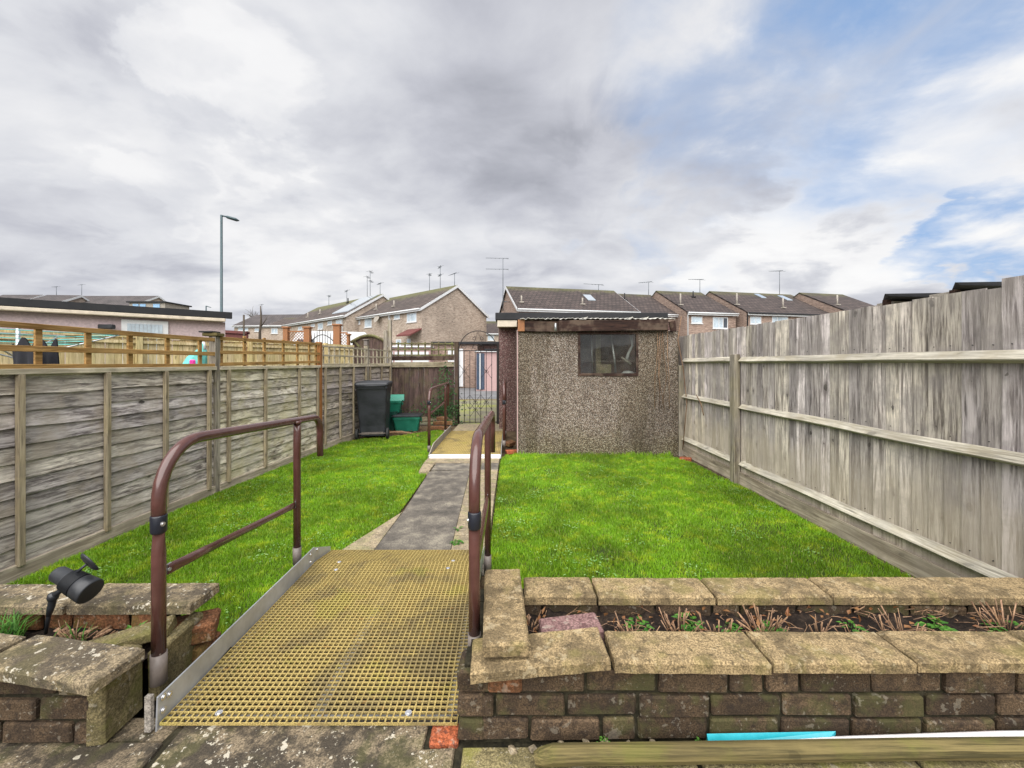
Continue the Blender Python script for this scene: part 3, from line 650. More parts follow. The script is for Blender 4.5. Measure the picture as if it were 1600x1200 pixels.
# ------------------------------------------------------------------ handrails
def fillet(pts, rads, n=9):
    out = [Vector(pts[0])]
    for i in range(1, len(pts) - 1):
        p = Vector(pts[i]); a = (Vector(pts[i - 1]) - p); b = (Vector(pts[i + 1]) - p); r = rads[i - 1]
        a0 = p + a.normalized() * r; b0 = p + b.normalized() * r
        for k in range(n + 1):
            t = k / n
            # rational quadratic = true circular look
            w_ = math.cos(a.angle(b) / 2 + 0) if False else .76
            d = (1 - t) ** 2 + 2 * w_ * t * (1 - t) + t * t
            out.append((a0 * (1 - t) ** 2 + p * 2 * w_ * t * (1 - t) + b0 * t * t) / d)
    out.append(Vector(pts[-1])); return out
def handrail(label, p1, p2, pend, zr1, zr2, zend, zcol, zm1, zm2, zb1, zb2, r=.0208, slv=.07, seg=20, side=1):
    t = thing('handrail', label, 'handrail', (p1[0], p1[1], zb1), 0)
    P1 = Vector((p1[0], p1[1], 0)); P2 = Vector((p2[0], p2[1], 0)); PE = Vector((pend[0], pend[1], 0))
    up = lambda p, z_: Vector((p.x, p.y, z_))
    path_ = fillet([up(P1, zcol), up(P1, zr1), up(PE, zr2), up(PE, zend)], [.20, .11])
    MB().tube(path_, r, seg).build('top_rail', 'tube', t)
    # near post: pinched neck below the collar
    zt = zcol + .01
    zz = [zb1 + slv * .9, zcol - .16, zcol - .115, zcol - .075, zcol - .05, zt]
    MB().tube([up(P1, q) for q in zz], [r * .98, r * .98, r * .98, r, r, r], seg, flat=[(1, 1), (1, 1), (1, 1), (.62, 1.0), (.42, 1.0), (.42, 1.0)]).build('post', 'tube', t)
    c = MB(); c.tube([up(P1, zcol - .045), up(P1, zcol - .04), up(P1, zcol + .012), up(P1, zcol + .016)], [r * .95, r * 1.1, r * 1.14, r * 1.05], seg)
    cl = c.build('collar', 'collar', t)
    g_ = MB(); bolt(g_, up(P1, zcol - .012) + Vector((r * 1.0 * side, -r * .4, 0)), (side, -.4, 0), .006, .005); g_.build('bolt', 'bolt', cl)
    f = (P2 - P1).length / (PE - P1).length; z2 = zr1 + (zr2 - zr1) * f
    MB().tube([up(P2, zb2 + slv * .8), up(P2, z2 - .10), up(P2, z2 - .06), up(P2, z2 - .012)], [r * .98] * 4, seg, flat=[(1, 1), (1, 1), (.6, 1), (.42, 1)]).build('post', 'tube', t)
    for P_, zb in ((P1, zb1), (P2, zb2)):
        s_ = MB(); s_.tube([up(P_, zb - .03), up(P_, zb + slv)], [r * 1.12] * 2, seg); s_.build('sleeve', 'sleeve', t)
    s_ = MB(); s_.tube([up(P2, z2 - .018), up(P2, z2 + .0)], [r * 1.15] * 2, seg, flat=[(1, 1)] * 2); s_.build('rail_clamp', 'tube', t)
    d = (P2 - P1).normalized()
    a = up(P1, zm1) + d * r * 1.6; b = up(P2, zm2) - d * r * 1.6; L = (b - a)
    pts = [a, a + L * .03, a + L * .10, a + L * .22, a + L * .222, a + L * .78, a + L * .90, a + L * .97, b]
    MB().tube(pts, [r * .92, r * .92, r * .82, r * .82, r * .76, r * .76, r * .76, r * .9, r * .9], seg, flat=[(.38, 1.0), (.4, 1.0), (.95, 1), (1, 1), (1, 1), (1, 1), (.95, 1), (.4, 1), (.38, 1)]).build('mid_rail', 'tube', t)
    for q, dz in ((a - d * r * .5, 0), (b + d * r * .4, 0)):
        g_ = MB(); g_.beam(q - d * .012, q + d * .03, .006, .036, bev=.001); g_.tube([q + d * .016 + Vector((0, 0, 0)), q + d * .016 + Vector((.009 * side, -.002, 0))], .006, 10); g_.build('bracket', 'galv', t)
    return t
handrail('brown tubular handrail on the left side of the near ramp', (-1.200, 1.348), (-1.262, 2.33), (-1.305, 2.70), 1.125, 1.035, .768, .868, .680, .575, .345, .25, side=1)
handrail('brown tubular handrail on the right of the near ramp, beside the stone planter', (-.132, 1.395), (-.153, 2.50), (-.140, 2.83), 1.125, 1.045, .765, .862, .660, .560, .36, .10, slv=.09, side=-1)
handrail('thin brown handrail left of the far ramp, in front of the dark fence', (-1.285, 6.15), (-1.275, 7.6), (-1.27, 7.9), .985, 1.01, .55, .80, .60, .66, .05, .05, r=.024, seg=14)
handrail('brown handrail right of the far ramp, against the pink rendered garage', (-.125, 6.2), (-.13, 7.5), (-.13, 7.8), 1.08, 1.06, .6, .80, .60, .66, .12, .05, r=.024, seg=14)

# ------------------------------------------------------------------ planters
def bricks(mb, x0, x1, yf, z0, courses, depth=.10, bl=.215, h=.065, j=.010, offs=(0, .11, .05, .16), skip=None):
    for c in range(courses):
        z_ = z0 + c * (h + j); x_ = x0 - offs[c % len(offs)]
        while x_ < x1:
            L = bl if random.random() > .16 else bl * .47
            a, b = max(x_, x0), min(x_ + L, x1)
            if b - a > .03: mb.box(a, b, yf + U(-.004, .004), yf + depth, z_ + U(-.002, .002), z_ + h + U(-.002, .002), bev=.0055, jit=.0022)
            x_ += L + j
def coping(mb, cx0, cx1, y0, y1, z0, z1, rz=0, tilt=0, roll=0, bev=.007, irregular=.0035):
    c = Vector(((cx0 + cx1) / 2, (y0 + y1) / 2, (z0 + z1) / 2)); hx, hy, hz = (cx1 - cx0) / 2, (y1 - y0) / 2, (z1 - z0) / 2
    Mx = Matrix.Translation(c) @ Matrix.Rotation(rz, 4, 'Z') @ Matrix.Rotation(tilt, 4, 'Y') @ Matrix.Rotation(roll, 4, 'X')
    # subdivided slab with worn edges
    nx = max(4, int(hx * 2 / .02)); ny = max(4, int(hy * 2 / .02)); sd = U(0, 50)
    vs = []; fs = []
    def pos(u, v, top):
        ex = min(u, 1 - u) * hx * 2; ey = min(v, 1 - v) * hy * 2
        zz = hz if top else -hz
        x_, y_ = -hx + 2 * hx * u, -hy + 2 * hy * v
        nz = mn.noise((x_ * 22 + sd, y_ * 22, 1)) * .0022 + mn.noise((x_ * 60 + sd, y_ * 60, 1)) * .0010
        if top: zz += nz
        if top and min(ex, ey) < .001: zz -= bev * .9 + abs(mn.noise((x_ * 40 + sd, y_ * 40, 7))) * .008
        wx = mn.noise((y_ * 25, sd, 3)) * irregular; wy = mn.noise((x_ * 25, sd, 9)) * irregular
        if ex < .001: x_ += wx
        if ey < .001: y_ += wy
        return Mx @ Vector((x_, y_, zz))
    ins = bev / (2 * hx), bev / (2 * hy)
    us = [0, ins[0]] + [i / nx for i in range(1, nx)] + [1 - ins[0], 1]; vv = [0, ins[1]] + [i / ny for i in range(1, ny)] + [1 - ins[1], 1]
    W, H = len(us), len(vv)
    for v in vv:
        for u in us: vs.append(pos(u, v, True))
    for j_ in range(H - 1):
        for i_ in range(W - 1): a = j_ * W + i_; fs.append((a, a + 1, a + W + 1, a + W))
    per = [(i_, 0) for i_ in range(W)] + [(W - 1, j_) for j_ in range(1, H)] + [(i_, H - 1) for i_ in range(W - 2, -1, -1)] + [(0, j_) for j_ in range(H - 2, 0, -1)]
    base = len(vs)
    for (i_, j_) in per: vs.append(pos(us[i_], vv[j_], False))
    n = len(per)
    for k in range(n):
        a = per[k][1] * W + per[k][0]; b = per[(k + 1) % n][1] * W + per[(k + 1) % n][0]; fs.append((a, base + k, base + (k + 1) % n, b))
    fs.append(tuple(range(base + n - 1, base - 1, -1)))
    mb.add(vs, fs, False)
ZC0, ZC1 = .449, .485
pl = thing('raised_planter', 'long brick planter with sandy coping stones on the right, full of cut stems', 'planter', (1.2, 1.45, ZP), 0)
w_ = MB(); bricks(w_, -.165, 2.58, 1.24, ZP + .004, 3); w_.build('front_wall', 'brick_old', pl)
w_ = MB(); w_.box(-.150, 2.58, 1.254, 1.335, ZP - .02, ZC0 - .002); w_.box(-.155, 2.58, 1.588, 1.672, -.02, ZC0 - .002); w_.box(-.14, -.06, 1.336, 1.587, -.02, ZC0 - .004); w_.build('mortar_core', 'mortar', pl)
w_ = MB(); bricks(w_, -.05, 2.58, 1.572, ZP + .008, 3, depth=.012); w_.build('back_wall', 'brick_old', pl)
w_ = MB()
for k in range(3):
    z_ = ZP + .008 + k * .075; w_.box(-.170, -.085, 1.236 + U(-.004, .004), 1.34, z_, z_ + .065, bev=.007, jit=.004)
MB().box(-.075, .03, 1.232, 1.26, ZP + .158, ZP + .222, bev=.007, jit=.003).build('end_brick', 'brick_orange', pl)
w_.build('end_bricks', 'brick_old', pl)
xs = [.335, .797, 1.243, 1.69, 2.14, 2.58]
cpm = MB(); coping(cpm, -.128, .300, 1.200, 1.352, ZC0 + .0, ZC1 + .0, rz=R(3.2), tilt=R(-3.2)); cpm.build('coping_stone', 'coping', pl)
xs = [.312, .797, 1.243, 1.69, 2.14, 2.58]
for a, b in zip(xs[:-1], xs[1:]):
    c = MB(); coping(c, a + .005, b - .005, 1.217 + U(-.005, .004), 1.36 + U(-.004, .004), ZC0, ZC1 + U(-.002, .002), rz=R(U(-.6, .6))); c.build('coping_stone', 'coping', pl)
xs = [.045, .336, .802, 1.262, 1.723, 2.18, 2.58]
for a, b in zip(xs[:-1], xs[1:]):
    c = MB(); coping(c, a + .004, b - .004, 1.558 + U(-.004, .003), 1.70 + U(-.004, .003), ZC0, ZC1 + U(-.002, .002), rz=R(U(-.5, .5))); c.build('coping_stone', 'coping', pl)
c = MB(); coping(c, -.102, .044, 1.222, 1.672, ZC1 + .009, ZC1 + .049, rz=R(3.0)); tag(c.build('coping_stone', 'coping'), 'loose coping slab laid crosswise over the corner of the right planter', 'stone slab')
kind(bumpy(MB(), -.06, 2.6, 1.336, 1.588, 130, 14, lambda x, y: .405 + .022 * mn.noise((x * 9, y * 9, 0)) + .022 * mn.noise((x * 31, y * 31, 0))).build('soil', 'soil'))
c = MB(); c.box(.100, .315, 1.355, 1.462, .412, .474, Matrix.Translation((.2, 1.42, .44)) @ Matrix.Rotation(R(5), 4, 'Z') @ Matrix.Rotation(R(-3), 4, 'Y') @ Matrix.Translation((-.2, -1.42, -.44)), bev=.005, jit=.002)
tag(c.build('brick', 'brick_purple'), 'pale purple brick lying on the soil of the right planter', 'brick')
# left planter
pl2 = thing('raised_planter', 'tumbledown brick planter with lichened coping on the left of the ramp', 'planter', (-2.0, 1.45, ZP), 0)
w_ = MB(); bricks(w_, -3.1, -1.30, 1.222, ZP + .008, 3, offs=(.05, .16, .1)); w_.build('front_wall', 'brick_old', pl2)
w_ = MB(); w_.box(-3.1, -1.31, 1.236, 1.31, 0, ZC0 - .006); w_.box(-3.1, -1.36, 1.54, 1.63, -.02, ZC0 - .01); w_.build('mortar_core', 'mortar', pl2)
w_ = MB(); bricks(w_, -3.1, -1.34, 1.522, ZP + .008, 3, depth=.016); w_.build('back_wall', 'brick_orange', pl2)
c = MB(); coping(c, -1.24 - .44 + .06, -1.19, 1.165, 1.312, ZC0, ZC1, rz=R(-9)); c.build('coping_stone', 'coping_dark', pl2)
c = MB(); coping(c, -2.10, -1.645, 1.228, 1.372, ZC0, ZC1, rz=R(-9)); c.build('coping_stone', 'coping_dark', pl2)
c = MB(); coping(c, -1.688, -1.222, 1.505, 1.655, ZC0 - .004, ZC1, rz=R(.5)); c.build('coping_stone', 'coping_dark', pl2)
for a in (-2.15, -2.62, -3.08):
    c = MB(); coping(c, a, a + .452, 1.50, 1.645, ZC0, ZC1, rz=R(U(-1, 1))); c.build('coping_stone', 'coping_dark', pl2)
kind(bumpy(MB(), -3.1, -1.27, 1.31, 1.54, 90, 14, lambda x, y: .375 + .03 * mn.noise((x * 8, y * 8, 0)) + .014 * mn.noise((x * 29, y * 29, 0))).build('soil', 'soil'))
c = MB(); c.box(-.030, .030, 0, .135, 0, .225, Matrix.Translation((-1.285, 1.222, ZP + .002)) @ Matrix.Rotation(R(2), 4, 'Z'), bev=.006, jit=.004)
tag(c.build('stone_slab', 'mossy_slab'), 'green stained slab standing upright at the end of the left planter', 'stone slab')
c = MB(); c.box(-.022, .022, 0, .21, 0, .185, Matrix.Translation((-1.258, 1.385, ZP + .0)) @ Matrix.Rotation(R(3), 4, 'Z') @ Matrix.Rotation(R(4), 4, 'Y') @ Matrix.Rotation(R(3), 4, 'X'), bev=.007, jit=.004)
tag(c.build('stone_slab', 'mossy_slab'), 'sandy slab on edge between the near handrail post and the silver kerb', 'stone slab')
c = MB(); c.box(-.15, .15, -.04, .04, -.02, .02, Matrix.Translation((-1.40, 1.415, .405)) @ Matrix.Rotation(R(26), 4, 'Z') @ Matrix.Rotation(R(-6), 4, 'Y'), bev=.006, jit=.004)
tag(c.build('stone_slab', 'mossy_slab'), 'broken slab lying flat behind the near handrail post', 'stone slab')
for (bx, by, bz, rz, lb) in ((-1.262, 1.575, .345, 25, 'broken red brick under the end of the rear left coping'), (-1.275, 1.60, .255, -8, 'weathered brick wedged below the broken red brick by the ramp')):
    c = MB(); c.box(-.075, .075, -.055, .055, -.038, .038, Matrix.Translation((bx, by, bz)) @ Matrix.Rotation(R(rz), 4, 'Z') @ Matrix.Rotation(R(U(-8, 8)), 4, 'X'), bev=.010, jit=.005); tag(c.build('brick', 'brick_orange'), lb, 'brick')
kind(MB().box(-1.34, -1.16, 1.5, 1.66, 0, .22, bev=.01).build('planter_footing', 'mortar'))

# timber, coloured strip on the patio
c = MB(); c.tube([(.066, 1.165, ZP + .024), (.085, 1.166, ZP + .027), (.12, 1.167, ZP + .034), (.5, 1.172, ZP + .034), (1.2, 1.182, ZP + .036), (2.4, 1.19, ZP + .036)], [.016, .023, .026, .026, .026, .026], 12, smooth=False)
tag(c.build('timber_post', 'log'), 'mossy round timber lying on the patio along the planter', 'timber')
st = thing('plastic_strip', 'white and turquoise strip lying between the planter and the timber', 'strip', (.9, 1.2, ZP))
MB().add([(.600, 1.209, ZP + .022), (.97, 1.214, ZP + .036), (1.0, 1.226, ZP + .048), (.600, 1.222, ZP + .044), (.600, 1.209, ZP + .016), (.97, 1.214, ZP + .03), (1.0, 1.226, ZP + .036), (.600, 1.222, ZP + .024)],
    [(0, 1, 2, 3), (7, 6, 5, 4), (0, 4, 5, 1), (3, 2, 6, 7), (0, 3, 7, 4), (1, 5, 6, 2)]).build('edge_strip', 'teal', st)
MB().tube([(.66, 1.214, ZP + .020), (.95, 1.214, ZP + .030), (1.5, 1.218, ZP + .044), (2.3, 1.222, ZP + .05)], [.002, .009, .010, .010], 8).build('edge_strip', 'white_strip', st)

# ------------------------------------------------------------------ plants in the beds
def rosette(name, label, x, y, z, n, L, m='leaf', group=None, W=.35, up=.5):
    mb = MB()
    for k in range(n):
        a = U(0, 6.28); e = U(.05, up); p = (x + U(-.01, .01), y + U(-.01, .01), z)
        d = Vector((math.cos(a), math.sin(a), e)); l = L * U(.5, 1.1)
        q = Vector(p) + d * l * .45
        mb.add([Vector(p), Vector(p) + Vector((.0012, 0, 0)), q], [(0, 1, 2)])
        mb.leaf(q, d + Vector((0, 0, -.3)), (0, 0, 1), l * .6, l * W)
        if random.random() < .6: mb.leaf(q, Vector((math.cos(a + .9), math.sin(a + .9), e)), (0, 0, 1), l * .35, l * W * .7)
    return tag(mb.build(name, m), label, 'weed', group)
def stems(label, x, y, z, n, L, spread=.8, m='twig', cat='cut shrub'):
    mb = MB()
    for k in range(n):
        a = U(0, 6.28); r0 = U(0, .035); p = Vector((x + math.cos(a) * r0 * 1.6, y + math.sin(a) * r0, z - .01))
        d = Vector((math.cos(a) * spread * U(.2, 1), math.sin(a) * spread * .5 * U(.2, 1), U(.4, 1))).normalized(); l = L * U(.4, 1.1)
        q = p + d * l * .5 + Vector((U(-1, 1), U(-1, 1), U(-1, 1))) * l * .06; e = p + d * l; r = U(.0012, .0036)
        mb.tube([p, q, e], [r, r * .9, r * .8], 5)
        if random.random() < .4: mb.tube([q, q + (d + Vector((U(-1, 1), U(-.6, .6), U(-.2, .6)))).normalized() * l * .35], [r * .7, r * .5], 4)
    return tag(mb.build('cut_stems', m), label, cat)
def at_bed(px, Y=1.46): return XZ(px, Y)
for i, (px, n, L, lb) in enumerate([(830, 16, .06, 'dry brown stems behind the purple brick, next to the loose slab'), (985, 16, .085, 'cut shrub stems just right of the purple brick'), (1060, 18, .095, 'slanting cut stems between two green weeds'),
        (1190, 34, .105, 'thickest clump of cut stems in the middle of the right planter'), (1280, 10, .07, 'short sparse stubs right of the thickest clump'), (1395, 26, .10, 'upright reddish cut stems right of the middle of the bed'),
        (1330, 8, .08, 'few thin stubs beside a small weed'), (1575, 16, .12, 'long trailing stems at the right edge of the photo'), (1115, 12, .08, 'low stubs left of the thickest clump')]):
    stems(lb, at_bed(px), 1.44 + U(-.03, .04), .41, n, L)
for i, (px, n, L, lb) in enumerate([(995, 16, .05, 'small green weed among stems beside the purple brick'), (1080, 26, .06, 'leafy weed in front of the second rear coping joint'), (1135, 18, .05, 'bright weed left of the thickest stem clump'),
        (1195, 22, .06, 'fern like weed inside the thickest clump of stems'), (1325, 16, .045, 'low weed between the sparse stubs'), (1460, 34, .065, 'flat spreading rosette weed in the right planter'), (1548, 16, .045, 'round leaved weed near the right end of the bed'), (905, 10, .03, 'tiny weed by the corner of the purple brick'), (1595, 14, .05, 'weed at the far right end of the planter')]):
    rosette('weed', lb, at_bed(px, 1.48), 1.48 + U(-.03, .03), .42, n, L)
mb = MB()
for k in range(230):
    x_, y_ = U(-.05, 2.5), U(1.35, 1.57); a_ = U(0, 6.28); l_ = U(.02, .11); z_ = .412 + U(0, .02); r_ = U(.0008, .0024); e_ = U(-.1, .45)
    p_ = Vector((x_, y_, z_)); q_ = p_ + Vector((math.cos(a_), math.sin(a_) * .5, e_)) * l_ * .5; mb.tube([p_, q_, q_ + Vector((math.cos(a_ + .5), math.sin(a_ + .5) * .5, e_ * .5)) * l_ * .5], [r_, r_, r_ * .6], 4)
kind(mb.build('twig_litter', 'twig'), 'stuff')
mb = MB()
for k in range(170):
    mb.leaf((U(-.05, 2.5), U(1.36, 1.57), .415 + U(0, .02)), (U(-1, 1), U(-1, 1), U(-.2, .8)), (U(-.5, .5), 0, 1), U(.012, .034), U(.008, .018))
kind(mb.build('dead_leaves', 'dead_leaf'), 'stuff')
mb = MB()
for (cx0, cx1, cy0, cy1, nc) in ((-3.1, -1.15, 1.75, 6.2, 70), (-.1, 2.55, 1.8, 5.8, 60)):
    for q in range(nc):
        cx_, cy_ = U(cx0, cx1), U(cy0, cy1)
        for k in range(random.randint(8, 34)):
            mb.leaf((random.gauss(cx_, .06), random.gauss(cy_, .06), U(.016, .028)), (U(-1, 1), U(-1, 1), U(-.1, .3)), (0, 0, 1), U(.010, .024), U(.008, .017))
kind(mb.build('clover', 'clover'), 'stuff')
for px, Yp, lb in ((885 + 60, 1.225, 'weed growing at the foot of the planter wall'), (1100, 1.225, 'weed at the foot of the wall near the turquoise strip end'), (1160, 1.228, 'weed sprouting from the wall base above the turquoise strip'), (1425, 1.228, 'weed at the wall base above the white strip')):
    rosette('weed', lb, XZ(px, Yp), Yp, ZP + .01, 16, .028)
rosette('weed', 'green weed tuft on the soil of the left planter', XZ(205, 1.46), 1.46, .385, 50, .05, W=.22, up=1.2)
rosette('weed', 'leafy weed growing from the path joint at the ramp toe', XZ(714, 2.98), 2.98, .05, 24, .06)
rosette('weed', 'smaller weed in the path joint beyond the ramp toe weed', XZ(716, 3.2), 3.22, .05, 14, .05)
def tuft(label, x, y, z, n, L):
    mb = MB()
    for k in range(n):
        a = U(0, 6.28); p = Vector((x + U(-.05, .05), y + U(-.03, .03), z)); d = Vector((math.cos(a) * .6, math.sin(a) * .5, 1)).normalized(); l = L * U(.5, 1.1)
        s_ = Vector((-math.sin(a), math.cos(a), 0)) * .0022; q = p + d * l * .6; e = p + d * l + Vector((math.cos(a), math.sin(a), -.3)) * l * .35
        mb.add([p - s_, p + s_, q + s_ * .8, q - s_ * .8, e], [(0, 1, 2, 3), (3, 2, 4)])
    return tag(mb.build('grass_tuft', 'leaf'), label, 'grass tuft')
tuft('long grass tuft at the left edge beside the solar spotlight', XZ(12, 1.46), 1.45, .38, 90, .13)
tuft('wispy grass blades on the soil right of the spotlight stake', XZ(110, 1.44), 1.44, .38, 28, .08)
stems('thin dry twigs on the soil beneath the solar spotlight', XZ(120, 1.45), 1.45, .39, 14, .08)
mb = MB()
for k in range(26): mb.box(-.025, .025, -.006, .006, -.004, .004, Matrix.Translation((XZ(U(60, 225), 1.43), U(1.37, 1.5), .395 + U(-.01, .012))) @ Matrix.Rotation(U(0, 3), 4, 'Z') @ Matrix.Rotation(U(-.4, .4), 4, 'X'), bev=.002, jit=.004)
kind(mb.build('bark_chips', 'twig'), 'stuff')
mb = MB()
for k in range(130): mb.box(-.012, .012, -.008, .008, -.006, .006, Matrix.Translation((U(0, 2.5), U(1.19, 1.236), ZP + .004)) @ Matrix.Rotation(U(0, 3), 4, 'Z'), bev=.003, jit=.004)
kind(mb.build('gravel', 'flag'), 'stuff')

# ------------------------------------------------------------------ solar spotlight
sp = thing('solar_spotlight', 'black solar garden spotlight on a stake in the left planter', 'garden light', (-1.70, 1.45, .38))
o_ = lambda px, py, Y=1.45: PT(px, py, Y)
MB().tube([o_(72, 990), o_(76, 962), o_(82, 935)], [.005, .007, .009], 8).build('stake', 'black_plastic', sp)
c = MB(); c.tube([o_(76, 962), o_(80, 948), o_(84, 930), o_(96, 922), o_(112, 913)], [.008, .011, .012, .009, .009], 10); c.lathe([(.001, -.016), (.014, -.012), (.017, 0), (.014, .012), (.001, .016)], tuple(o_(83, 932)), 12); c.build('knuckle', 'black_plastic', sp)
A, B = o_(88, 895), o_(150, 921); dr = (B - A).normalized(); dr = (dr + Vector((0, -.10, 0))).normalized(); L = (B - A).length
c = MB(); c.tube([A, A + dr * .006, A + dr * L * .34, A + dr * L * .36, A + dr * L * .66, A + dr * L * .70, A + dr * L * .97, A + dr * L], [.022, .026, .028, .031, .035, .040, .043, .040], 26); bd = c.build('lamp_body', 'black_plastic', sp)
c = MB()
for k in range(10):
    t_ = .37 + .28 * k / 9; r_ = .0345 + .004 * k / 9; q = A + dr * L * t_; c.tube([q, q + dr * .0022], [r_ + .0018, r_ + .0018], 26)
c.build('cooling_fins', 'black_plastic', bd)
q = A + dr * L * .5 + Vector((0, 0, .03)); dt = o_(136, 881); MB().tube([q + Vector((.004, 0, .0)), dt], [.005, .004], 8).build('panel_arm', 'black_plastic', sp)
nrm = (o_(137, 880) - o_(124, 893) + Vector((0, .03, 0))).normalized(); nrm = Vector((.66, 1.35, .75)).normalized()
c = MB(); c.tube([dt, dt + nrm * .006, dt + nrm * .010], [.030, .041, .042], 26); c.build('solar_panel', 'black_plastic', sp)

# ------------------------------------------------------------------ right fence
rf = thing('wooden_fence', 'tall weathered grey closeboard fence along the right side of the lawn', 'fence', (2.65, 3.3, 0))
def fx(y): return 2.655 - .006 * (y - 3)
b = MB(); y_ = -1.2
while y_ < 6.35:
    wv = U(.085, .105)
    x0 = fx(y_); top = 1.815 + U(-.006, .006) + (.045 if y_ < 2.05 else 0)
    a, e = .026, .011; ry = y_ + wv + .012
    b.add([(x0 + .0, y_, .13), (x0 + .0 - .0, ry, .13), (x0 + .022, ry, .13), (x0 + .012, y_, .13), (x0 - .001, y_, top), (x0 + .012, ry, top), (x0 + .024, ry, top), (x0 + .012, y_, top)] if False else
          [(x0 + .003, y_, .13), (x0 - .009, ry, .13), (x0 + .010, ry, .13), (x0 + .012, y_, .13), (x0 + .003, y_, top), (x0 - .009, ry, top), (x0 + .010, ry, top), (x0 + .012, y_, top)],
          [(0, 4, 5, 1), (1, 5, 6, 2), (2, 6, 7, 3), (3, 7, 4, 0), (4, 7, 6, 5), (0, 1, 2, 3)])
    y_ += wv
b.build('boards', 'board', rf)
nm_ = MB(); y_ = -1.1
while y_ < 6.3:
    for z_ in (1.50, 1.405, .96, .865, .31):
        if random.random() < .75: q_ = y_ + U(-.01, .01); nm_.tube([(fx(q_) - .0095, q_, z_ + U(-.004, .004))] * 1 + [(fx(q_) + .006, q_, z_)], .0026, 6)
    y_ += .097
kind(nm_.build('nails', 'rubber', rf), 'stuff')
def arris(mb, x, y0, y1, z, s=.036):   # triangular rail, long point facing the garden
    pr = [(x - .014, -s), (x - .014 - .042, -s * .55), (x - .014 - .046, -s * .35), (x - .014, s)]
    n = 14; vs = []
    for k in range(n + 1):
        yy = y0 + (y1 - y0) * k / n; wz = mn.noise((yy * 1.3, z * 9, 0)) * .008; wx = mn.noise((yy * 2.1, z * 5, 4)) * .004
        for (a, c) in pr: vs.append((a + wx, yy, z + c + wz))
    fs = [(k * 4 + i, k * 4 + (i + 1) % 4, (k + 1) * 4 + (i + 1) % 4, (k + 1) * 4 + i) for k in range(n) for i in range(4)] + [(3, 2, 1, 0), tuple(n * 4 + i for i in range(4))]
    mb.add(vs, fs)
for (y0, y1) in ((4.68, 6.05), (1.6, 4.56), (-1.2, 1.56)):
    for z_ in (1.435, .895, .245):
        c = MB(); arris(c, fx((y0 + y1) / 2) + .004, y0, y1, z_); c.build('rail', 'rail_y', rf)
    c = MB(); c.beam((fx(y0) - .022, y0, .075), (fx(y1) - .022, y1, .075), .022, .14, bev=.002, jit=.001); c.build('gravel_board', 'gravel_y', rf)
for yy, hh in ((4.62, 1.50), (6.10, 1.36), (1.58, 1.5)):
    c = MB(); c.box(fx(yy) - .085, fx(yy) + .0 - .016, yy - .05, yy + .05, -.1, hh, bev=.004, jit=.002); c.build('post', 'post_z', rf)

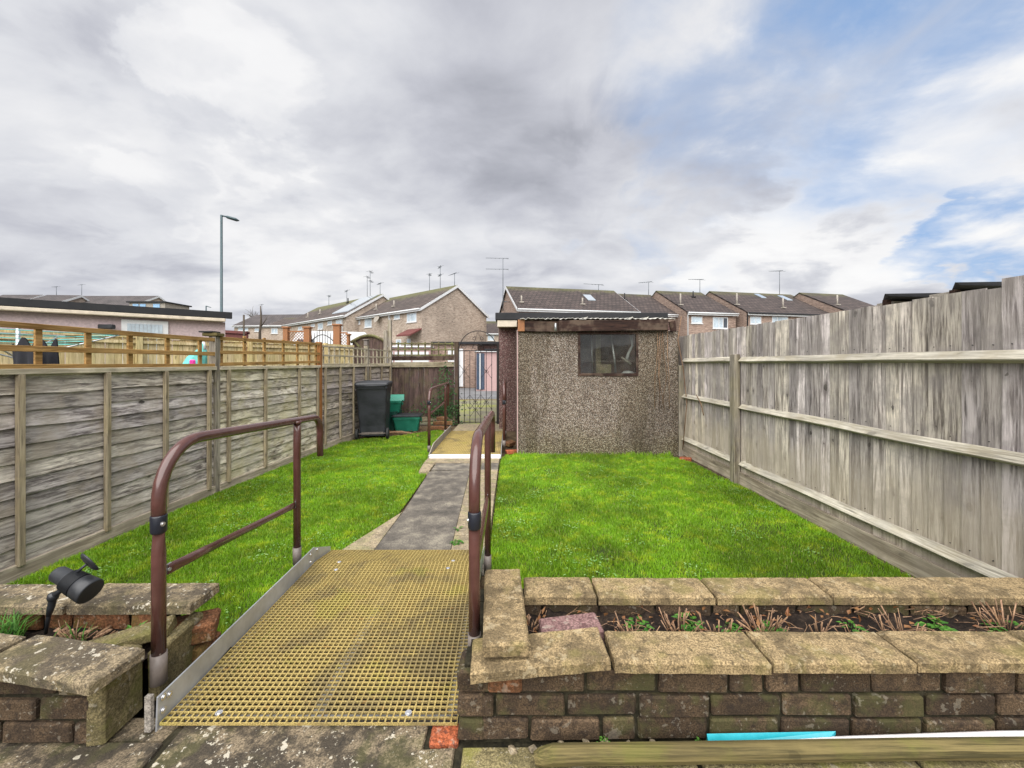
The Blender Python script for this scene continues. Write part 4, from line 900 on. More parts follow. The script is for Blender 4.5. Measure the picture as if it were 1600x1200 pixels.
# ------------------------------------------------------------------ left fence
LP = [(-3.32, -1.75), (-3.29, .25), (-3.25, 2.22), (-3.19, 4.25), (-3.07, 6.30), (-2.92, 7.95), (-2.79, 9.05)]
lf = thing('wooden_fence', 'grey lap panel fence with trellis on top along the left side', 'fence', (-3.2, 4.2, 0))
mats = ['slat_grey', 'slat_grey', 'slat_grey', 'slat_pale', 'slat_mid', 'slat_mid']
bats = [None, None, [2.58 / 1, 3.12, 3.63, 4.13], [4.40, 5.0, 5.72, 6.20], [6.42, 6.88, 7.35, 7.85], [8.03, 8.55, 8.98]]
for i in range(6):
    a = Vector((*LP[i], 0)); b = Vector((*LP[i + 1], 0)); d = (b - a).normalized(); n = Vector((d.y, -d.x, 0)); L = (b - a).length
    s0, s1 = .03, L - .03; top = 1.325; bot = .10
    m = MB(); N = 11; sh = (top - bot) / N
    for k in range(N):
        zb = bot + k * sh - .018; zt = bot + (k + 1) * sh + .005; seg = 26; sd = U(0, 99); vs = []
        cut = sorted([s0, s1])
        for q in range(seg + 1):
            t_ = s0 + (s1 - s0) * q / seg; wv = mn.noise((t_ * 2.2 + sd, k, i)) * .013 + mn.noise((t_ * 7 + sd, k, 3)) * .004
            p = a + d * t_; bow = mn.noise((t_ * 1.1, k * .7, i + 5)) * .004
            vs += [p + n * (.026 + bow) + Vector((0, 0, zb + wv)), p + n * (.015 + bow) + Vector((0, 0, zb + wv)), p + n * .008 + Vector((0, 0, zt)), p + n * .000 + Vector((0, 0, zt))]
        fs = []
        for q in range(seg):
            o = q * 4; fs += [(o, o + 4, o + 6, o + 2), (o + 1, o + 3, o + 7, o + 5), (o, o + 1, o + 5, o + 4), (o + 2, o + 6, o + 7, o + 3)]
        m.add(vs, fs)
    pn = m.build('panel', mats[i], lf)
    ys_ = bats[i] or [a.y + .1, a.y + .6, a.y + 1.15, a.y + 1.8]
    for yy in ys_:
        t_ = (yy - a.y) / d.y; p = a + d * t_ + n * .044
        MB().beam(p + Vector((0, 0, bot - .02)), p + Vector((0, 0, top - .002)), .036, .030, up=n, bev=.003, jit=.001).build('batten', 'batten', pn)
    c = MB(); c.beam(a + d * s0 + n * .02 + Vector((0, 0, top + .018)), a + d * s1 + n * .02 + Vector((0, 0, top + .018)), .075, .038, bev=.003, jit=.001); c.build('cap_rail', 'cap_y', pn)
    c = MB(); c.beam(a + d * s0 + n * .03 + Vector((0, 0, .035)), a + d * s1 + n * .03 + Vector((0, 0, .035)), .025, .12, bev=.003, jit=.001); c.build('gravel_board', 'gravel_y', lf)
    # trellis
    tmn = 'trellis' if i < 4 else 'trellis_grey'
    zr = [1.372, 1.495, 1.645] if i < 3 else ([1.385, 1.515, 1.665] if i == 3 else [1.375, 1.52, 1.67])
    rise = .03 if i == 3 else 0.0
    t = MB(); rw = .038 if i < 4 else .028
    for zq in zr: t.beam(a + d * s0 + n * .030 + Vector((0, 0, zq)), a + d * s1 + n * .030 + Vector((0, 0, zq + rise)), .020, rw, bev=.002, jit=.001)
    if i < 3: vp = [v for v in (2.33, 2.70, 3.01, 3.33, 3.68, 4.05)]
    elif i == 3: vp = [4.33, 4.68, 5.02, 5.40, 5.72, 6.02, 6.2]
    else: vp = [a.y + .12 + .165 * q for q in range(int((L - .15) / .165))]
    if i < 2: vp = [a.y + .15 + .34 * q for q in range(6)]
    for yy in vp:
        p = a + d * ((yy - a.y) / d.y) + n * .010; wv = .040 if i < 4 else .026
        t.beam(p + Vector((0, 0, 1.35)), p + Vector((0, 0, zr[2] + .02 + rise)), .018, wv, up=d, bev=.002, jit=.001)
    t.build('trellis', tmn, lf)
for i, (x_, y_) in enumerate(LP):
    if i < 2: hh, mm = 1.70, 'post_z'
    hh, mm = {2: (1.69, 'post_z'), 3: (1.685, 'post_z'), 4: (1.73, 'orange_post'), 5: (1.74, 'post_z'), 6: (2.38, 'post_z')}.get(i, (1.7, 'post_z'))
    c = MB(); c.box(x_ - .035, x_ + .042, y_ - .038, y_ + .038, -.05, hh, bev=.004, jit=.002); po = c.build('post', mm, lf)
    if i == 3:
        MB().box(x_ - .085, x_ + .07, y_ - .06, y_ + .06, hh + .002, hh + .035, bev=.004, jit=.003).build('post_cap', 'log', po)
        MB().box(x_ - .11, x_ + .03, y_ - .075, y_ + .055, hh + .037, hh + .052, bev=.002).build('post_cap', 'felt', po)
    if i == 5: c = MB(); c.box(x_ - .04, x_ + .04, y_ - .04, y_ + .04, hh, hh + .11, bev=.01); c.box(x_ - .055, x_ + .055, y_ - .055, y_ + .055, hh + .11, hh + .13, bev=.005); c.build('lantern', 'sleeve', po)
c = MB(); c.box(-2.90, -2.83, 8.95, 9.02, 0, 2.14, bev=.004); tag(c.build('post', 'post_z'), 'shorter of the two old posts at the back left corner', 'post')

# ------------------------------------------------------------------ back fence and gate
YB = 9.12
bf = thing('wooden_fence', 'dark brown board fence with a square trellis at the end of the garden', 'fence', (-2.0, YB, 0))
m = MB(); x_ = -2.84
while x_ < -1.335: wv = U(.10, .125); m.box(x_, x_ + wv, YB + U(-.006, .006), YB + .02, .04, 1.31 + U(-.01, .01), bev=.002); x_ += wv + .004
m.build('boards', 'dark_board', bf)
MB().beam((-2.84, YB - .03, ZZ(570, YB)), (-1.33, YB - .03, ZZ(569.5, YB)), .04, .115, bev=.004, jit=.003).build('rail', 'pale_beam', bf)
MB().beam((-2.84, YB - .02, ZZ(560, YB)), (-1.33, YB - .02, ZZ(559.5, YB)), .05, .10, bev=.004, jit=.003).build('rail', 'rot_beam', bf)
MB().beam((-2.84, YB - .04, .10), (-1.33, YB - .04, .12), .05, .10, bev=.004, jit=.003).build('rail', 'pale_beam', bf)
t = MB()
for py in (537, 546.5, 555): t.beam((-2.84, YB - .0, ZZ(py, YB)), (-1.33, YB - .0, ZZ(py, YB)), .02, .035, bev=.002)
for k in range(10): xx = -2.775 + k * .155; t.box(xx - .017, xx + .017, YB + .012, YB + .03, ZZ(558, YB), ZZ(535, YB) + .01, bev=.002)
t.build('trellis', 'mossy_trellis', bf)
MB().box(-1.32, -1.225, YB - .06, YB + .04, -.05, ZZ(534, YB), bev=.005, jit=.003).build('post', 'dark_board', bf)
gate = thing('garden_gate', 'black wrought iron gate with an arched scroll top', 'gate', (-.8, 9.0, 0))
GY = 9.0; gx0, gx1 = -1.205, -.335; gr = .0095
def scroll(mb, cx, cz, r, a0, a1, turns=1, rr=.006):
    pts = []
    for k in range(15): t_ = k / 14; a = a0 + (a1 - a0) * t_; q = r * (1 - .65 * t_); pts.append((cx + math.cos(a) * q, GY, cz + math.sin(a) * q))
    mb.tube(pts, rr, 6)
c = MB(); zt = ZZ(548, GY); zb = ZZ(661, GY)
c.tube([(gx0, GY, zb - .02), (gx0, GY, zt)], .014, 8); c.tube([(gx1, GY, zb - .02), (gx1, GY, zt)], .014, 8)
for z_ in (zb + .02, zt): c.tube([(gx0, GY, z_), (gx1, GY, z_)], .010, 8)
cxg = (gx0 + gx1) / 2; rx = (gx1 - gx0) / 2; ht = ZZ(517, GY) - zt
c.tube([(cxg - rx * math.cos(a), GY, zt + ht * math.sin(a)) for a in [math.pi * k / 24 for k in range(25)]], gr, 8); c.build('frame', 'iron', gate)
c = MB(); nb = 7
for k in range(1, nb): xx = gx0 + (gx1 - gx0) * k / nb; c.tube([(xx, GY, zb), (xx, GY, zt)], .0075, 6)
c.build('bars', 'iron', gate)
c = MB(); bw = (gx1 - gx0) / nb
for zc_, offs_ in ((ZZ(628, GY), (1, 3.0, 5)), (ZZ(580, GY), (1, 5)), (ZZ(640, GY), (3,))):
    for k in offs_:
        cx_ = gx0 + bw * k + 0
        for sx in (-1, 1):
            for sz in (-1, 1):
                c.tube([(cx_, GY - .008, zc_), (cx_ + sx * bw * .98, GY - .008, zc_ + sz * .16)], .005, 6)
            scroll(c, cx_ + sx * .03, zc_ - .02, .032, R(180 if sx > 0 else 0), R(180 - 400 if sx > 0 else 400), rr=.005)
c.build('lattice', 'iron', gate)
c = MB(); c.tube([(cxg - .15, GY, zt), (cxg, GY, zt + ht * .97), (cxg + .15, GY, zt)], .006, 6)
for sx in (-1, 1):
    scroll(c, cxg + sx * .07, zt + .08, .075, R(270), R(270 - sx * 430), rr=.006); scroll(c, cxg + sx * .09, zt + ht * .62, .05, R(90), R(90 + sx * 400), rr=.006); scroll(c, cxg + sx * .33, zt + .09, .07, R(90), R(90 + sx * 420), rr=.006)
c.build('scrolls', 'iron', gate)
c = MB(); c.box(-.335, -.29, 8.97, 9.03, -.05, ZZ(536, 9), bev=.004); tag(c.build('gate_post', 'iron'), 'slim black gate post against the pink rendered garage corner', 'post')

# ivy and climber stems on the back fence
iv = thing('climbing_plant', 'ivy and bare climber stems on the dark back fence', 'climber', (-1.6, 9.05, 0))
m = MB(); lv = MB()
for k in range(22):
    x_ = U(-2.65, -1.3); z_ = U(0.1, .9); pts = [Vector((x_, YB - .05, z_))]
    for q in range(7): pts.append(pts[-1] + Vector((U(-.09, .09), U(-.006, .006), U(-.02, .16))))
    for p in pts: p.z = min(p.z, 1.55)
    m.tube(pts, [.003] * 8, 4)
m.build('stems', 'bark', iv)
for k in range(620):
    cx_, cz_, sx, sz = random.choice([(-1.55, .55, .14, .30), (-1.52, .9, .09, .25), (-1.33, .30, .10, .22), (-1.95, .25, .30, .10), (-1.62, .35, .2, .12)])
    p = Vector((random.gauss(cx_, sx), YB - .06 - abs(random.gauss(0, .05)), max(.02, random.gauss(cz_, sz)))); lv.leaf(p, (U(-1, 1), U(-1, 0), U(-.8, .6)), (U(-.3, .3), -1, .5), U(.03, .06), U(.03, .05))
lv.build('leaves', 'ivy', iv)

# ------------------------------------------------------------------ bins and tubs
bn = thing('wheelie_bin', 'tall charcoal wheelie bin by the left fence', 'bin', (-2.60, 7.5, 0), R(10))
def loft(mb, rings, smooth=False):
    n = len(rings[0]); vs = [p for r_ in rings for p in r_]
    fs = [(i * n + k, i * n + (k + 1) % n, (i + 1) * n + (k + 1) % n, (i + 1) * n + k) for i in range(len(rings) - 1) for k in range(n)]
    fs += [tuple(range(n))[::-1], tuple((len(rings) - 1) * n + k for k in range(n))]; mb.add(vs, fs, smooth)
def rrect(hx, hy, z, cx=0, cy=0, r=.04, n=4):
    out = []
    for (sx, sy, a0) in ((1, 1, 0), (-1, 1, 90), (-1, -1, 180), (1, -1, 270)):
        for k in range(n + 1): a = R(a0 + 90 * k / n); out.append((cx + sx * (hx - r) + r * math.cos(a), cy + sy * (hy - r) + r * math.sin(a), z))
    return out
m = MB(); loft(m, [rrect(.228, .26, .06, 0, .04), rrect(.236, .27, .25, 0, .035), rrect(.268, .33, .93, 0, 0), rrect(.285, .35, .935, 0, 0), rrect(.285, .35, .985, 0, 0)]); body = m.build('body', 'bin_plastic', bn, local=True)
m = MB(); loft(m, [rrect(.292, .365, .988), rrect(.296, .37, 1.01), rrect(.285, .355, 1.04), rrect(.22, .27, 1.062), rrect(.05, .08, 1.07)]); m.build('lid', 'bin_plastic', bn, local=True)
m = MB(); m.tube([(-.24, -.37, .97), (-.24, -.41, .985), (.24, -.41, .985), (.24, -.37, .97)], .015, 8); m.build('handle', 'black_plastic', body, local=True)
for sx in (-1, 1):
    m = MB(); m.tube([(sx * .245, -.22, .10), (sx * .25, -.22, .10), (sx * .285, -.22, .10), (sx * .29, -.22, .10)], [.085, .1, .1, .085], 22); wh = m.build('wheel', 'rubber', bn, local=True)
    MB().tube([(sx * .24, -.22, .10), (sx * .297, -.22, .10)], .04, 14).build('hub', 'black_plastic', wh, local=True)
m = MB(); m.tube([(-.25, -.22, .10), (.25, -.22, .10)], .013, 8); m.box(-.19, .19, -.235, -.2, .09, .13); m.build('axle', 'sleeve', bn, local=True)
def tub(name, label, cat, loc, rz, hx, hy, h, m, lid=None, taper=.84, tilt=0):
    t = thing(name, label, cat, loc, rz); b = MB()
    o = [rrect(hx * taper, hy * taper, 0), rrect(hx, hy, h * .82), rrect(hx * 1.05, hy * 1.05, h * .83), rrect(hx * 1.06, hy * 1.06, h), rrect(hx * .97, hy * .97, h), rrect(hx * taper * .93, hy * taper * .93, .02)]
    loft(b, o); b.build('body', m, t, local=True)
    for sx in (-1, 1): MB().box(sx * hx * 1.06 - .012, sx * hx * 1.06 + .012, -.06, .06, h * .62, h * .8, bev=.004).build('handle', m, t, local=True)
    if lid: b = MB(); loft(b, [rrect(hx * 1.1, hy * 1.1, h + .004), rrect(hx * 1.1, hy * 1.1, h + .022), rrect(hx * .9, hy * .9, h + .04), rrect(hx * .3, hy * .3, h + .045)]); b.build('lid', lid, t, local=True)
    return t
tub('recycling_box', 'low bright green recycling box with a black lid', 'recycling box', (-2.19, 8.32, -.01), R(8), .27, .20, .30, 'green_tub', 'black_plastic')
tub('recycling_box', 'dark green box standing behind the wheelie bin', 'recycling box', (-2.60, 8.42, -.01), R(-5), .20, .19, .40, 'green_dark')
tub('recycling_box', 'bright green open tub stacked on the dark green box', 'recycling box', (-2.58, 8.45, .36), R(10), .23, .20, .24, 'green_tub')
c = MB(); c.box(-.22, .22, -.012, .012, 0, .15, Matrix.Translation((-2.57, 8.62, .565)) @ Matrix.Rotation(R(10), 4, 'Z') @ Matrix.Rotation(R(-18), 4, 'X'), bev=.006); tag(c.build('box_lid', 'green_lid'), 'pale green lid propped upright in the stacked tub', 'lid')
for (bx, by, bz, rz, lb) in ((-1.62, 8.25, .05, 10, 'lowest brick of the pile beside the black lidded box'), (-1.42, 8.2, .05, -20, 'brick on the ground in front of the gate side post'), (-1.55, 8.4, .13, 30, 'brick lying across the small pile'), (-1.38, 8.45, .12, 5, 'brick at the back of the small pile'), (-1.5, 8.5, .21, -12, 'topmost brick of the pile by the far ramp')):
    c = MB(); c.box(-.11, .11, -.05, .05, -.035, .035, Matrix.Translation((bx, by, bz)) @ Matrix.Rotation(R(rz), 4, 'Z') @ Matrix.Rotation(R(U(-5, 5)), 4, 'Y'), bev=.007, jit=.004); tag(c.build('brick', 'brick_orange'), lb, 'brick', 'bricks piled by the far ramp')
c = MB(); c.tube([(-2.55, 7.9, .01), (-2.2, 7.85, .03), (-1.95, 7.78, .015)], [.02, .028, .012], 7, smooth=False); tag(c.build('driftwood', 'twig'), 'broken strip of wood on the bare soil in front of the green boxes', 'wood')
m = MB()
for k in range(150): m.leaf((U(-2.6, -1.4), U(7.5, 8.6), -.005 + U(0, .015)), (U(-1, 1), U(-1, 1), U(-.1, .2)), (0, 0, 1), U(.03, .06), U(.02, .04))
kind(m.build('leaf_litter', 'dead_leaf'), 'stuff')
for (bx, by, bz, rz, mm, lb) in ((-.03, 6.45, .09, 60, 'brick_orange', 'orange brick on end between the far ramp and the shed'), (.0, 6.15, .02, 15, 'brick_red', 'dark brick on the ground at the shed corner'), (-.08, 6.7, .03, -30, 'brick_old', 'old brick by the base of the pink garage wall')):
    c = MB(); c.box(-.10, .10, -.05, .05, -.035, .035, Matrix.Translation((bx, by, bz)) @ Matrix.Rotation(R(rz), 4, 'Z') @ Matrix.Rotation(R(U(-20, 20)), 4, 'X'), bev=.008, jit=.006); tag(c.build('brick', mm), lb, 'brick')
c = MB(); c.box(-.08, .08, -.05, .05, -.03, .03, Matrix.Translation((2.50, 5.72, .01)) @ Matrix.Rotation(R(-30), 4, 'Z'), bev=.008, jit=.006); tag(c.build('brick', 'brick_red'), 'small red brick at the foot of the right fence by the shed', 'brick')

# ------------------------------------------------------------------ shed and garage
SY = 6.07
shed = thing('shed', 'low pebbledashed concrete shed with one window and a rotten beam', 'shed', (1.3, SY, 0))
sx0, sx1, sz0, sz1 = .08, 2.545, -.05, 1.885; wx0, wx1, wz0, wz1 = 1.010, 1.932, 1.196, 1.872
m = MB(); xs_ = [sx0, wx0, wx1, sx1]; zs_ = [sz0, wz0, wz1, sz1]
vs = [(x_, SY, z_) for z_ in zs_ for x_ in xs_]; fs = [(j * 4 + i, j * 4 + i + 1, (j + 1) * 4 + i + 1, (j + 1) * 4 + i) for j in range(3) for i in range(3) if not (i == 1 and j == 1)]
m.add(vs, fs)
m.add([(wx0, SY, wz0), (wx1, SY, wz0), (wx1, SY, wz1), (wx0, SY, wz1), (wx0, SY + .1, wz0), (wx1, SY + .1, wz0), (wx1, SY + .1, wz1), (wx0, SY + .1, wz1)], [(0, 4, 5, 1), (1, 5, 6, 2), (2, 6, 7, 3), (3, 7, 4, 0)])
m.add([(sx0, SY, sz0), (sx0, 8.26, sz0), (sx0, 8.26, sz1 + .2), (sx0, SY, sz1), (sx1, SY, sz0), (sx1, 8.26, sz0), (sx1, 8.26, sz1 + .2), (sx1, SY, sz1)], [(0, 3, 2, 1), (4, 5, 6, 7)])
m.build('wall', 'pebble', shed)
MB().box(sx0 - .004, sx0 + .012, SY - .006, SY - .001, sz0, 1.9).build('corner_strip', 'pink_wall', shed)
m = MB(); fw = .035
m.box(wx0, wx1, SY - .012, SY + .05, wz0, wz0 + fw + .01, bev=.003); m.box(wx0, wx1, SY - .012, SY + .05, wz1 - fw, wz1, bev=.003); m.box(wx0, wx0 + fw, SY - .012, SY + .05, wz0 + fw + .011, wz1 - fw - .001, bev=.003); m.box(wx1 - fw, wx1, SY - .012, SY + .05, wz0 + fw + .011, wz1 - fw - .001, bev=.003)
win = m.build('window', 'rot_beam', shed)
MB().box(wx0 + fw, wx1 - fw, SY + .015, SY + .020, wz0 + fw, wz1 - fw).build('pane', 'glass', win)
m = MB(); m.add([(sx0 + .1, 7.3, .9), (sx1 - .1, 7.3, .9), (sx1 - .1, 7.3, 2.0), (sx0 + .1, 7.3, 2.0)], [(0, 1, 2, 3)]); m.add([(sx0 + .02, SY + .1, 1.02), (sx1 - .02, SY + .1, 1.02), (sx1 - .02, 7.3, 1.02), (sx0 + .02, 7.3, 1.02)], [(0, 1, 2, 3)]); m.build('interior_lining', 'interior', shed)
# things seen behind the pane
ii = [('pipe', 'white curved pipe hanging behind the shed window', 'pipe', MB().tube([PT(986, 523, 6.35), PT(988, 540, 6.35), PT(982, 552, 6.35), PT(979, 562, 6.35)], [.018, .02, .022, .03], 8), 'white_paint'),
      ('trowel', 'white handled tool leaning behind the shed window', 'tool', MB().beam(PT(971, 558, 6.3), PT(986, 569, 6.3), .03, .03, bev=.005), 'flag_light'),
      ('bag', 'white bag on the sill inside the shed window', 'bag', MB().lathe([(.02, -.05), (.10, -.04), (.12, 0), (.07, .04), (.01, .05)], tuple(PT(981, 584, 6.35)), 12), 'white_paint'),
      ('door_panel', 'pale upright board inside the shed seen left in the window', 'board', MB().box(XZ(931, 6.7), XZ(939, 6.7), 6.7, 6.72, 1.1, 1.9), 'flag'),
      ('paper', 'pale sheet low behind the shed window', 'sheet', MB().box(XZ(932, 6.5), XZ(955, 6.5), 6.5, 6.51, ZZ(583, 6.5), ZZ(569, 6.5)), 'flag'),
      ('pole', 'grey blue pole leaning inside the shed window', 'pole', MB().tube([PT(954, 522, 6.4), PT(960, 560, 6.4), PT(962, 582, 6.4)], .016, 8), 'galv'),
      ('rod', 'thin white rod left inside the shed window', 'rod', MB().tube([PT(924, 524, 6.5), PT(926, 585, 6.5)], .008, 6), 'galv')]
for nm, lb, ct, mb_, mm in ii: tag(mb_.build(nm, mm), lb, ct)
MB().beam(PT(820, 510, SY - .03), PT(872, 511, SY - .03), .06, .155, bev=.006, jit=.006).build('beam', 'rot_beam', shed)
MB().beam(PT(872, 509.5, SY - .05), PT(1043, 508, SY - .05), .08, .170, bev=.008, jit=.004).build('beam', 'rot_beam', shed)
MB().box(XZ(809, SY), XZ(820, SY), SY - .05, SY + .03, ZZ(518, SY), ZZ(500, SY), bev=.004).build('beam_end', 'orange_wood', shed)
MB().tube([PT(868, 505, SY - .12), PT(868, 517, SY - .12)], [.015, .02], 8).build('pipe_stub', 'galv', shed)
MB().tube([PT(1050, 502, SY - .06), PT(1052, 518, SY - .06)], [.05, .045], 10, smooth=False).build('pipe_stub', 'rot_beam', shed)
m = MB(); nX = 150; vs = []
for j, (yy, zz) in enumerate(((SY - .09, 0), (8.0, .16))):
    for i in range(nX + 1):
        x_ = .12 + (2.46 - .12) * i / nX; rag = (mn.noise((x_ * 9, 1, 0)) * .03 if j == 0 else 0); h_ = 2.072 + zz + .007 * math.sin(x_ * 2 * math.pi / .075) + (.016 * mn.noise((x_ * 13, 0, 2)) if j == 0 else 0)
        vs += [(x_, yy + rag, h_), (x_, yy + rag, h_ - .006)]
W = (nX + 1) * 2; fs = []
for i in range(nX): a = i * 2; fs += [(a, a + 2, a + 2 + W, a + W), (a + 1, a + 1 + W, a + 3 + W, a + 3), (a, a + 1, a + 3, a + 2)]
m.add(vs, fs)
for px in (905, 975, 1000): p = PT(px, 499, SY - .1); m.add([p, p + Vector((.10, 0, .0)), p + Vector((.13, -.02, .04)), p + Vector((.05, .03, .018))], [(0, 1, 2, 3)])
m.build('roof_sheet', 'corrugated', shed)
m = MB()
for k in range(5):
    x_ = U(2.2, 2.5); m.tube([(x_, SY - .02, 1.9), (x_ + U(-.05, .05), SY - .03, 1.6), (x_ + U(-.08, .08), SY - .02, 1.2), (x_ + U(-.1, .15), SY - .03, .7)], .004, 4)
m.tube([(2.56, 5.95, .1), (2.6, 5.9, .8), (2.57, 5.95, 1.3), (2.5, 5.98, 1.75), (2.56, 6.0, 2.1)], .007, 5); m.tube([(2.6, 5.6, .95), (2.57, 5.4, .85), (2.56, 5.3, .7)], .006, 5)
tag(m.build('climbing_plant', 'twig'), 'bare climber stems in the gap between shed and right fence', 'climber')
ga = thing('garage', 'flat roofed pink pebbledashed garage behind the shed', 'garage', (1.5, 10, 0)); GX0 = -.267
m = MB(); m.box(GX0, 3.3, 8.27, 13.6, -.1, 2.26); m.build('wall', 'pebble_pink', ga)
m = MB(); m.box(GX0 - .07, 3.15, 8.0, 13.8, 2.265, 2.415, bev=.01); m.build('roof', 'felt', ga)
MB().box(GX0 - .03, .10, 8.02, 8.265, 2.13, 2.262, bev=.004).build('soffit', 'cream_board', ga)
MB().box(.10, .115, 8.2, 8.268, .3, 2.1).build('corner_trim', 'cream_board', ga)

# ------------------------------------------------------------------ neighbours' side (left)
def seg_fence(label, A, B, ztop, zbot, m, wv=.12, capm=None, posts=True):
    A = Vector(A); B = Vector(B); d = (B - A).normalized(); L = (B - A).length; n = Vector((d.y, -d.x, 0))
    t = thing('wooden_fence', label, 'fence', (A.x, A.y, 0)); b = MB(); s_ = 0
    while s_ < L - .02:
        w2 = wv * U(.9, 1.1); b.beam(A + d * s_ + n * U(-.004, .004) + Vector((0, 0, zbot)), A + d * s_ + n * U(-.004, .004) + Vector((0, 0, ztop - .05 + U(-.008, .008))), .016, w2 - .006, up=d); s_ += w2
    b.build('boards', m, t)
    c = MB(); c.beam(A + n * .01 + Vector((0, 0, ztop - .02)), B + n * .01 + Vector((0, 0, ztop - .02)), .06, .05); c.beam(A + n * .03 + Vector((0, 0, ztop - .12)), B + n * .03 + Vector((0, 0, ztop - .12)), .04, .05); c.build('rail', capm or m, t)
    k = 0
    while k * 1.9 < L: p = A + d * k * 1.9 + n * .05; MB().beam(p + Vector((0, 0, zbot)), p + Vector((0, 0, ztop + .03)), .08, .08, up=d).build('post', capm or m, t); k += 1
    return t
fa = Vector((XZ(-60, 5.6), 5.6, 0)); fb = Vector((XZ(552, 11.4), 11.4, 0))
seg_fence('new pale timber fence in the neighbouring garden, behind the trellis', fa, fb, 1.90, -.1, 'new_wood')
lg = thing('garage', 'long flat roofed pale pink garage block beyond the left fence', 'garage', (-9, 10, 0))
gA = Vector((XZ(-120, 8.2), 8.2, 0)); gB = Vector((XZ(352, 11.35), 11.35, 0)); gd = (gB - gA).normalized(); gn = Vector((gd.y, -gd.x, 0))
def lgp(px):
    k = (px - 800) / FPX; t_ = (k * gA.y - gA.x) / (gd.x - k * gd.y); return gA + gd * t_
m = MB(); q = [gA, gB, gB - gn * 5, gA - gn * 5]; m.add([v + Vector((0, 0, -.2)) for v in q] + [v + Vector((0, 0, 2.56)) for v in q], [(0, 1, 5, 4), (1, 2, 6, 5), (2, 3, 7, 6), (3, 0, 4, 7), (4, 5, 6, 7)]); m.build('wall', 'pebble_pale', lg)
off = gn * .12; m = MB(); m.beam(gA + off + Vector((0, 0, 2.75)), gB + off + gd * .15 + Vector((0, 0, 2.75)), .22, .17); q = [gA + off, gB + off + gd * .1, gB - gn * 5, gA - gn * 5]; m.add([v + Vector((0, 0, 2.80)) for v in q], [(0, 1, 2, 3)]); m.build('roof', 'felt', lg)
MB().beam(gA + gn * .18 + Vector((0, 0, 2.605)), gB + gn * .18 + Vector((0, 0, 2.605)), .10, .10, bev=.02).build('gutter', 'cream_board', lg)
a, b = lgp(190), lgp(263)
fr = MB().beam(a + gn * .02 + Vector((0, 0, 1.9)), b + gn * .02 + Vector((0, 0, 1.9)), .06, 1.2).build('door_frame', 'white_paint', lg)
m = MB(); nn = 9
for k in range(nn): p = a.lerp(b, .12 + .76 * (k + .04) / nn); p2 = a.lerp(b, .12 + .76 * (k + .92) / nn); m.beam(p + gn * .055 + Vector((0, 0, 1.85)), p2 + gn * .055 + Vector((0, 0, 1.85)), .02, 1.1)
m.build('door_panel', 'pane', fr)
p = lgp(168) + gn * .12; MB().box(p.x - .18, p.x + .18, p.y - .06, p.y + .06, ZZ(514, p.y), ZZ(507, p.y), bev=.02).build('security_light', 'black_plastic', lg)

# rotary dryer with clothes
rd = thing('rotary_airer', 'rotary clothes airer with turquoise lines in the next garden', 'clothes airer', (XZ(35, 4.6), 4.9, 0))
cx_, cy_ = XZ(28, 4.8), 4.8; m = MB(); m.tube([(cx_, cy_, 0), (cx_, cy_, 1.85)], .02, 8); m.build('pole', 'galv', rd)
m = MB()
for k in range(4): a = k * 1.571 + .5; m.tube([(cx_, cy_, 1.45), (cx_ + .95 * math.cos(a), cy_ + .95 * math.sin(a), 1.78)], .010, 6)
m.build('arms', 'galv', rd)
m = MB()
for r_ in (.3, .42, .54, .66, .78, .9):
    m.tube([(cx_ + r_ * math.cos(k * 1.571 + .5), cy_ + r_ * math.sin(k * 1.571 + .5), 1.45 + .347 * r_) for k in range(5)], .005, 5)
m.build('lines', 'cloth_teal', rd)
def garment(label, px0, px1, Y, zt, zb, m):
    mb = MB(); nx, nz = 16, 10; vs = []; sd = U(0, 9)
    for s in (0, .012):
        for j in range(nz + 1):
            for i in range(nx + 1):
                u = i / nx; v = j / nz; x_ = XZ(px0, Y) + (XZ(px1, Y) - XZ(px0, Y)) * (u + .06 * v * math.sin(7 * u + sd)); top = zt - .09 * abs(math.sin(u * 5 + sd)) ** 2 - .03 * mn.noise((u * 6, sd, 0))
                vs.append((x_, Y + s + .04 * v * math.sin(u * 13 + sd), top + (zb - top) * v + (.05 * mn.noise((u * 4, sd, 5)) if j == nz else 0)))
    W = (nx + 1); N = W * (nz + 1)
    fs = []
    for j in range(nz):
        for i in range(nx): a = j * W + i; fs += [(a, a + 1, a + W + 1, a + W), (a + N, a + N + W, a + N + W + 1, a + N + 1)]
    mb.add(vs, fs, True); return tag(mb.build('garment', m), label, 'clothes')
garment('black garment pegged out on the left of the clothes airer', 18, 58, 4.25, 1.68, 1.0, 'cloth_black')
garment('black garment hanging to the right on the clothes airer', 52, 88, 4.45, 1.66, 1.0, 'cloth_black')
pb = thing('peg_bag', 'turquoise and pink bag hanging behind the trellis beside the fence post', 'bag', (XZ(308, 4.6), 4.6, 1.3))
m = MB(); Yb = 4.6; m.tube([PT(318, 535, Yb), PT(316, 548, Yb), PT(308, 562, Yb), PT(304, 574, Yb)], [.012, .05, .10, .12], 8, smooth=False); m.build('cloth', 'cloth_teal', pb)
MB().tube([PT(318, 534, Yb), PT(318, 546, Yb)], [.012, .03], 8).build('tie', 'white_paint', pb)
MB().box(XZ(308, 4.5) - .03, XZ(308, 4.5) + .03, 4.42, 4.45, ZZ(571, 4.5), ZZ(562, 4.5), bev=.01).build('patch', 'pink', pb)

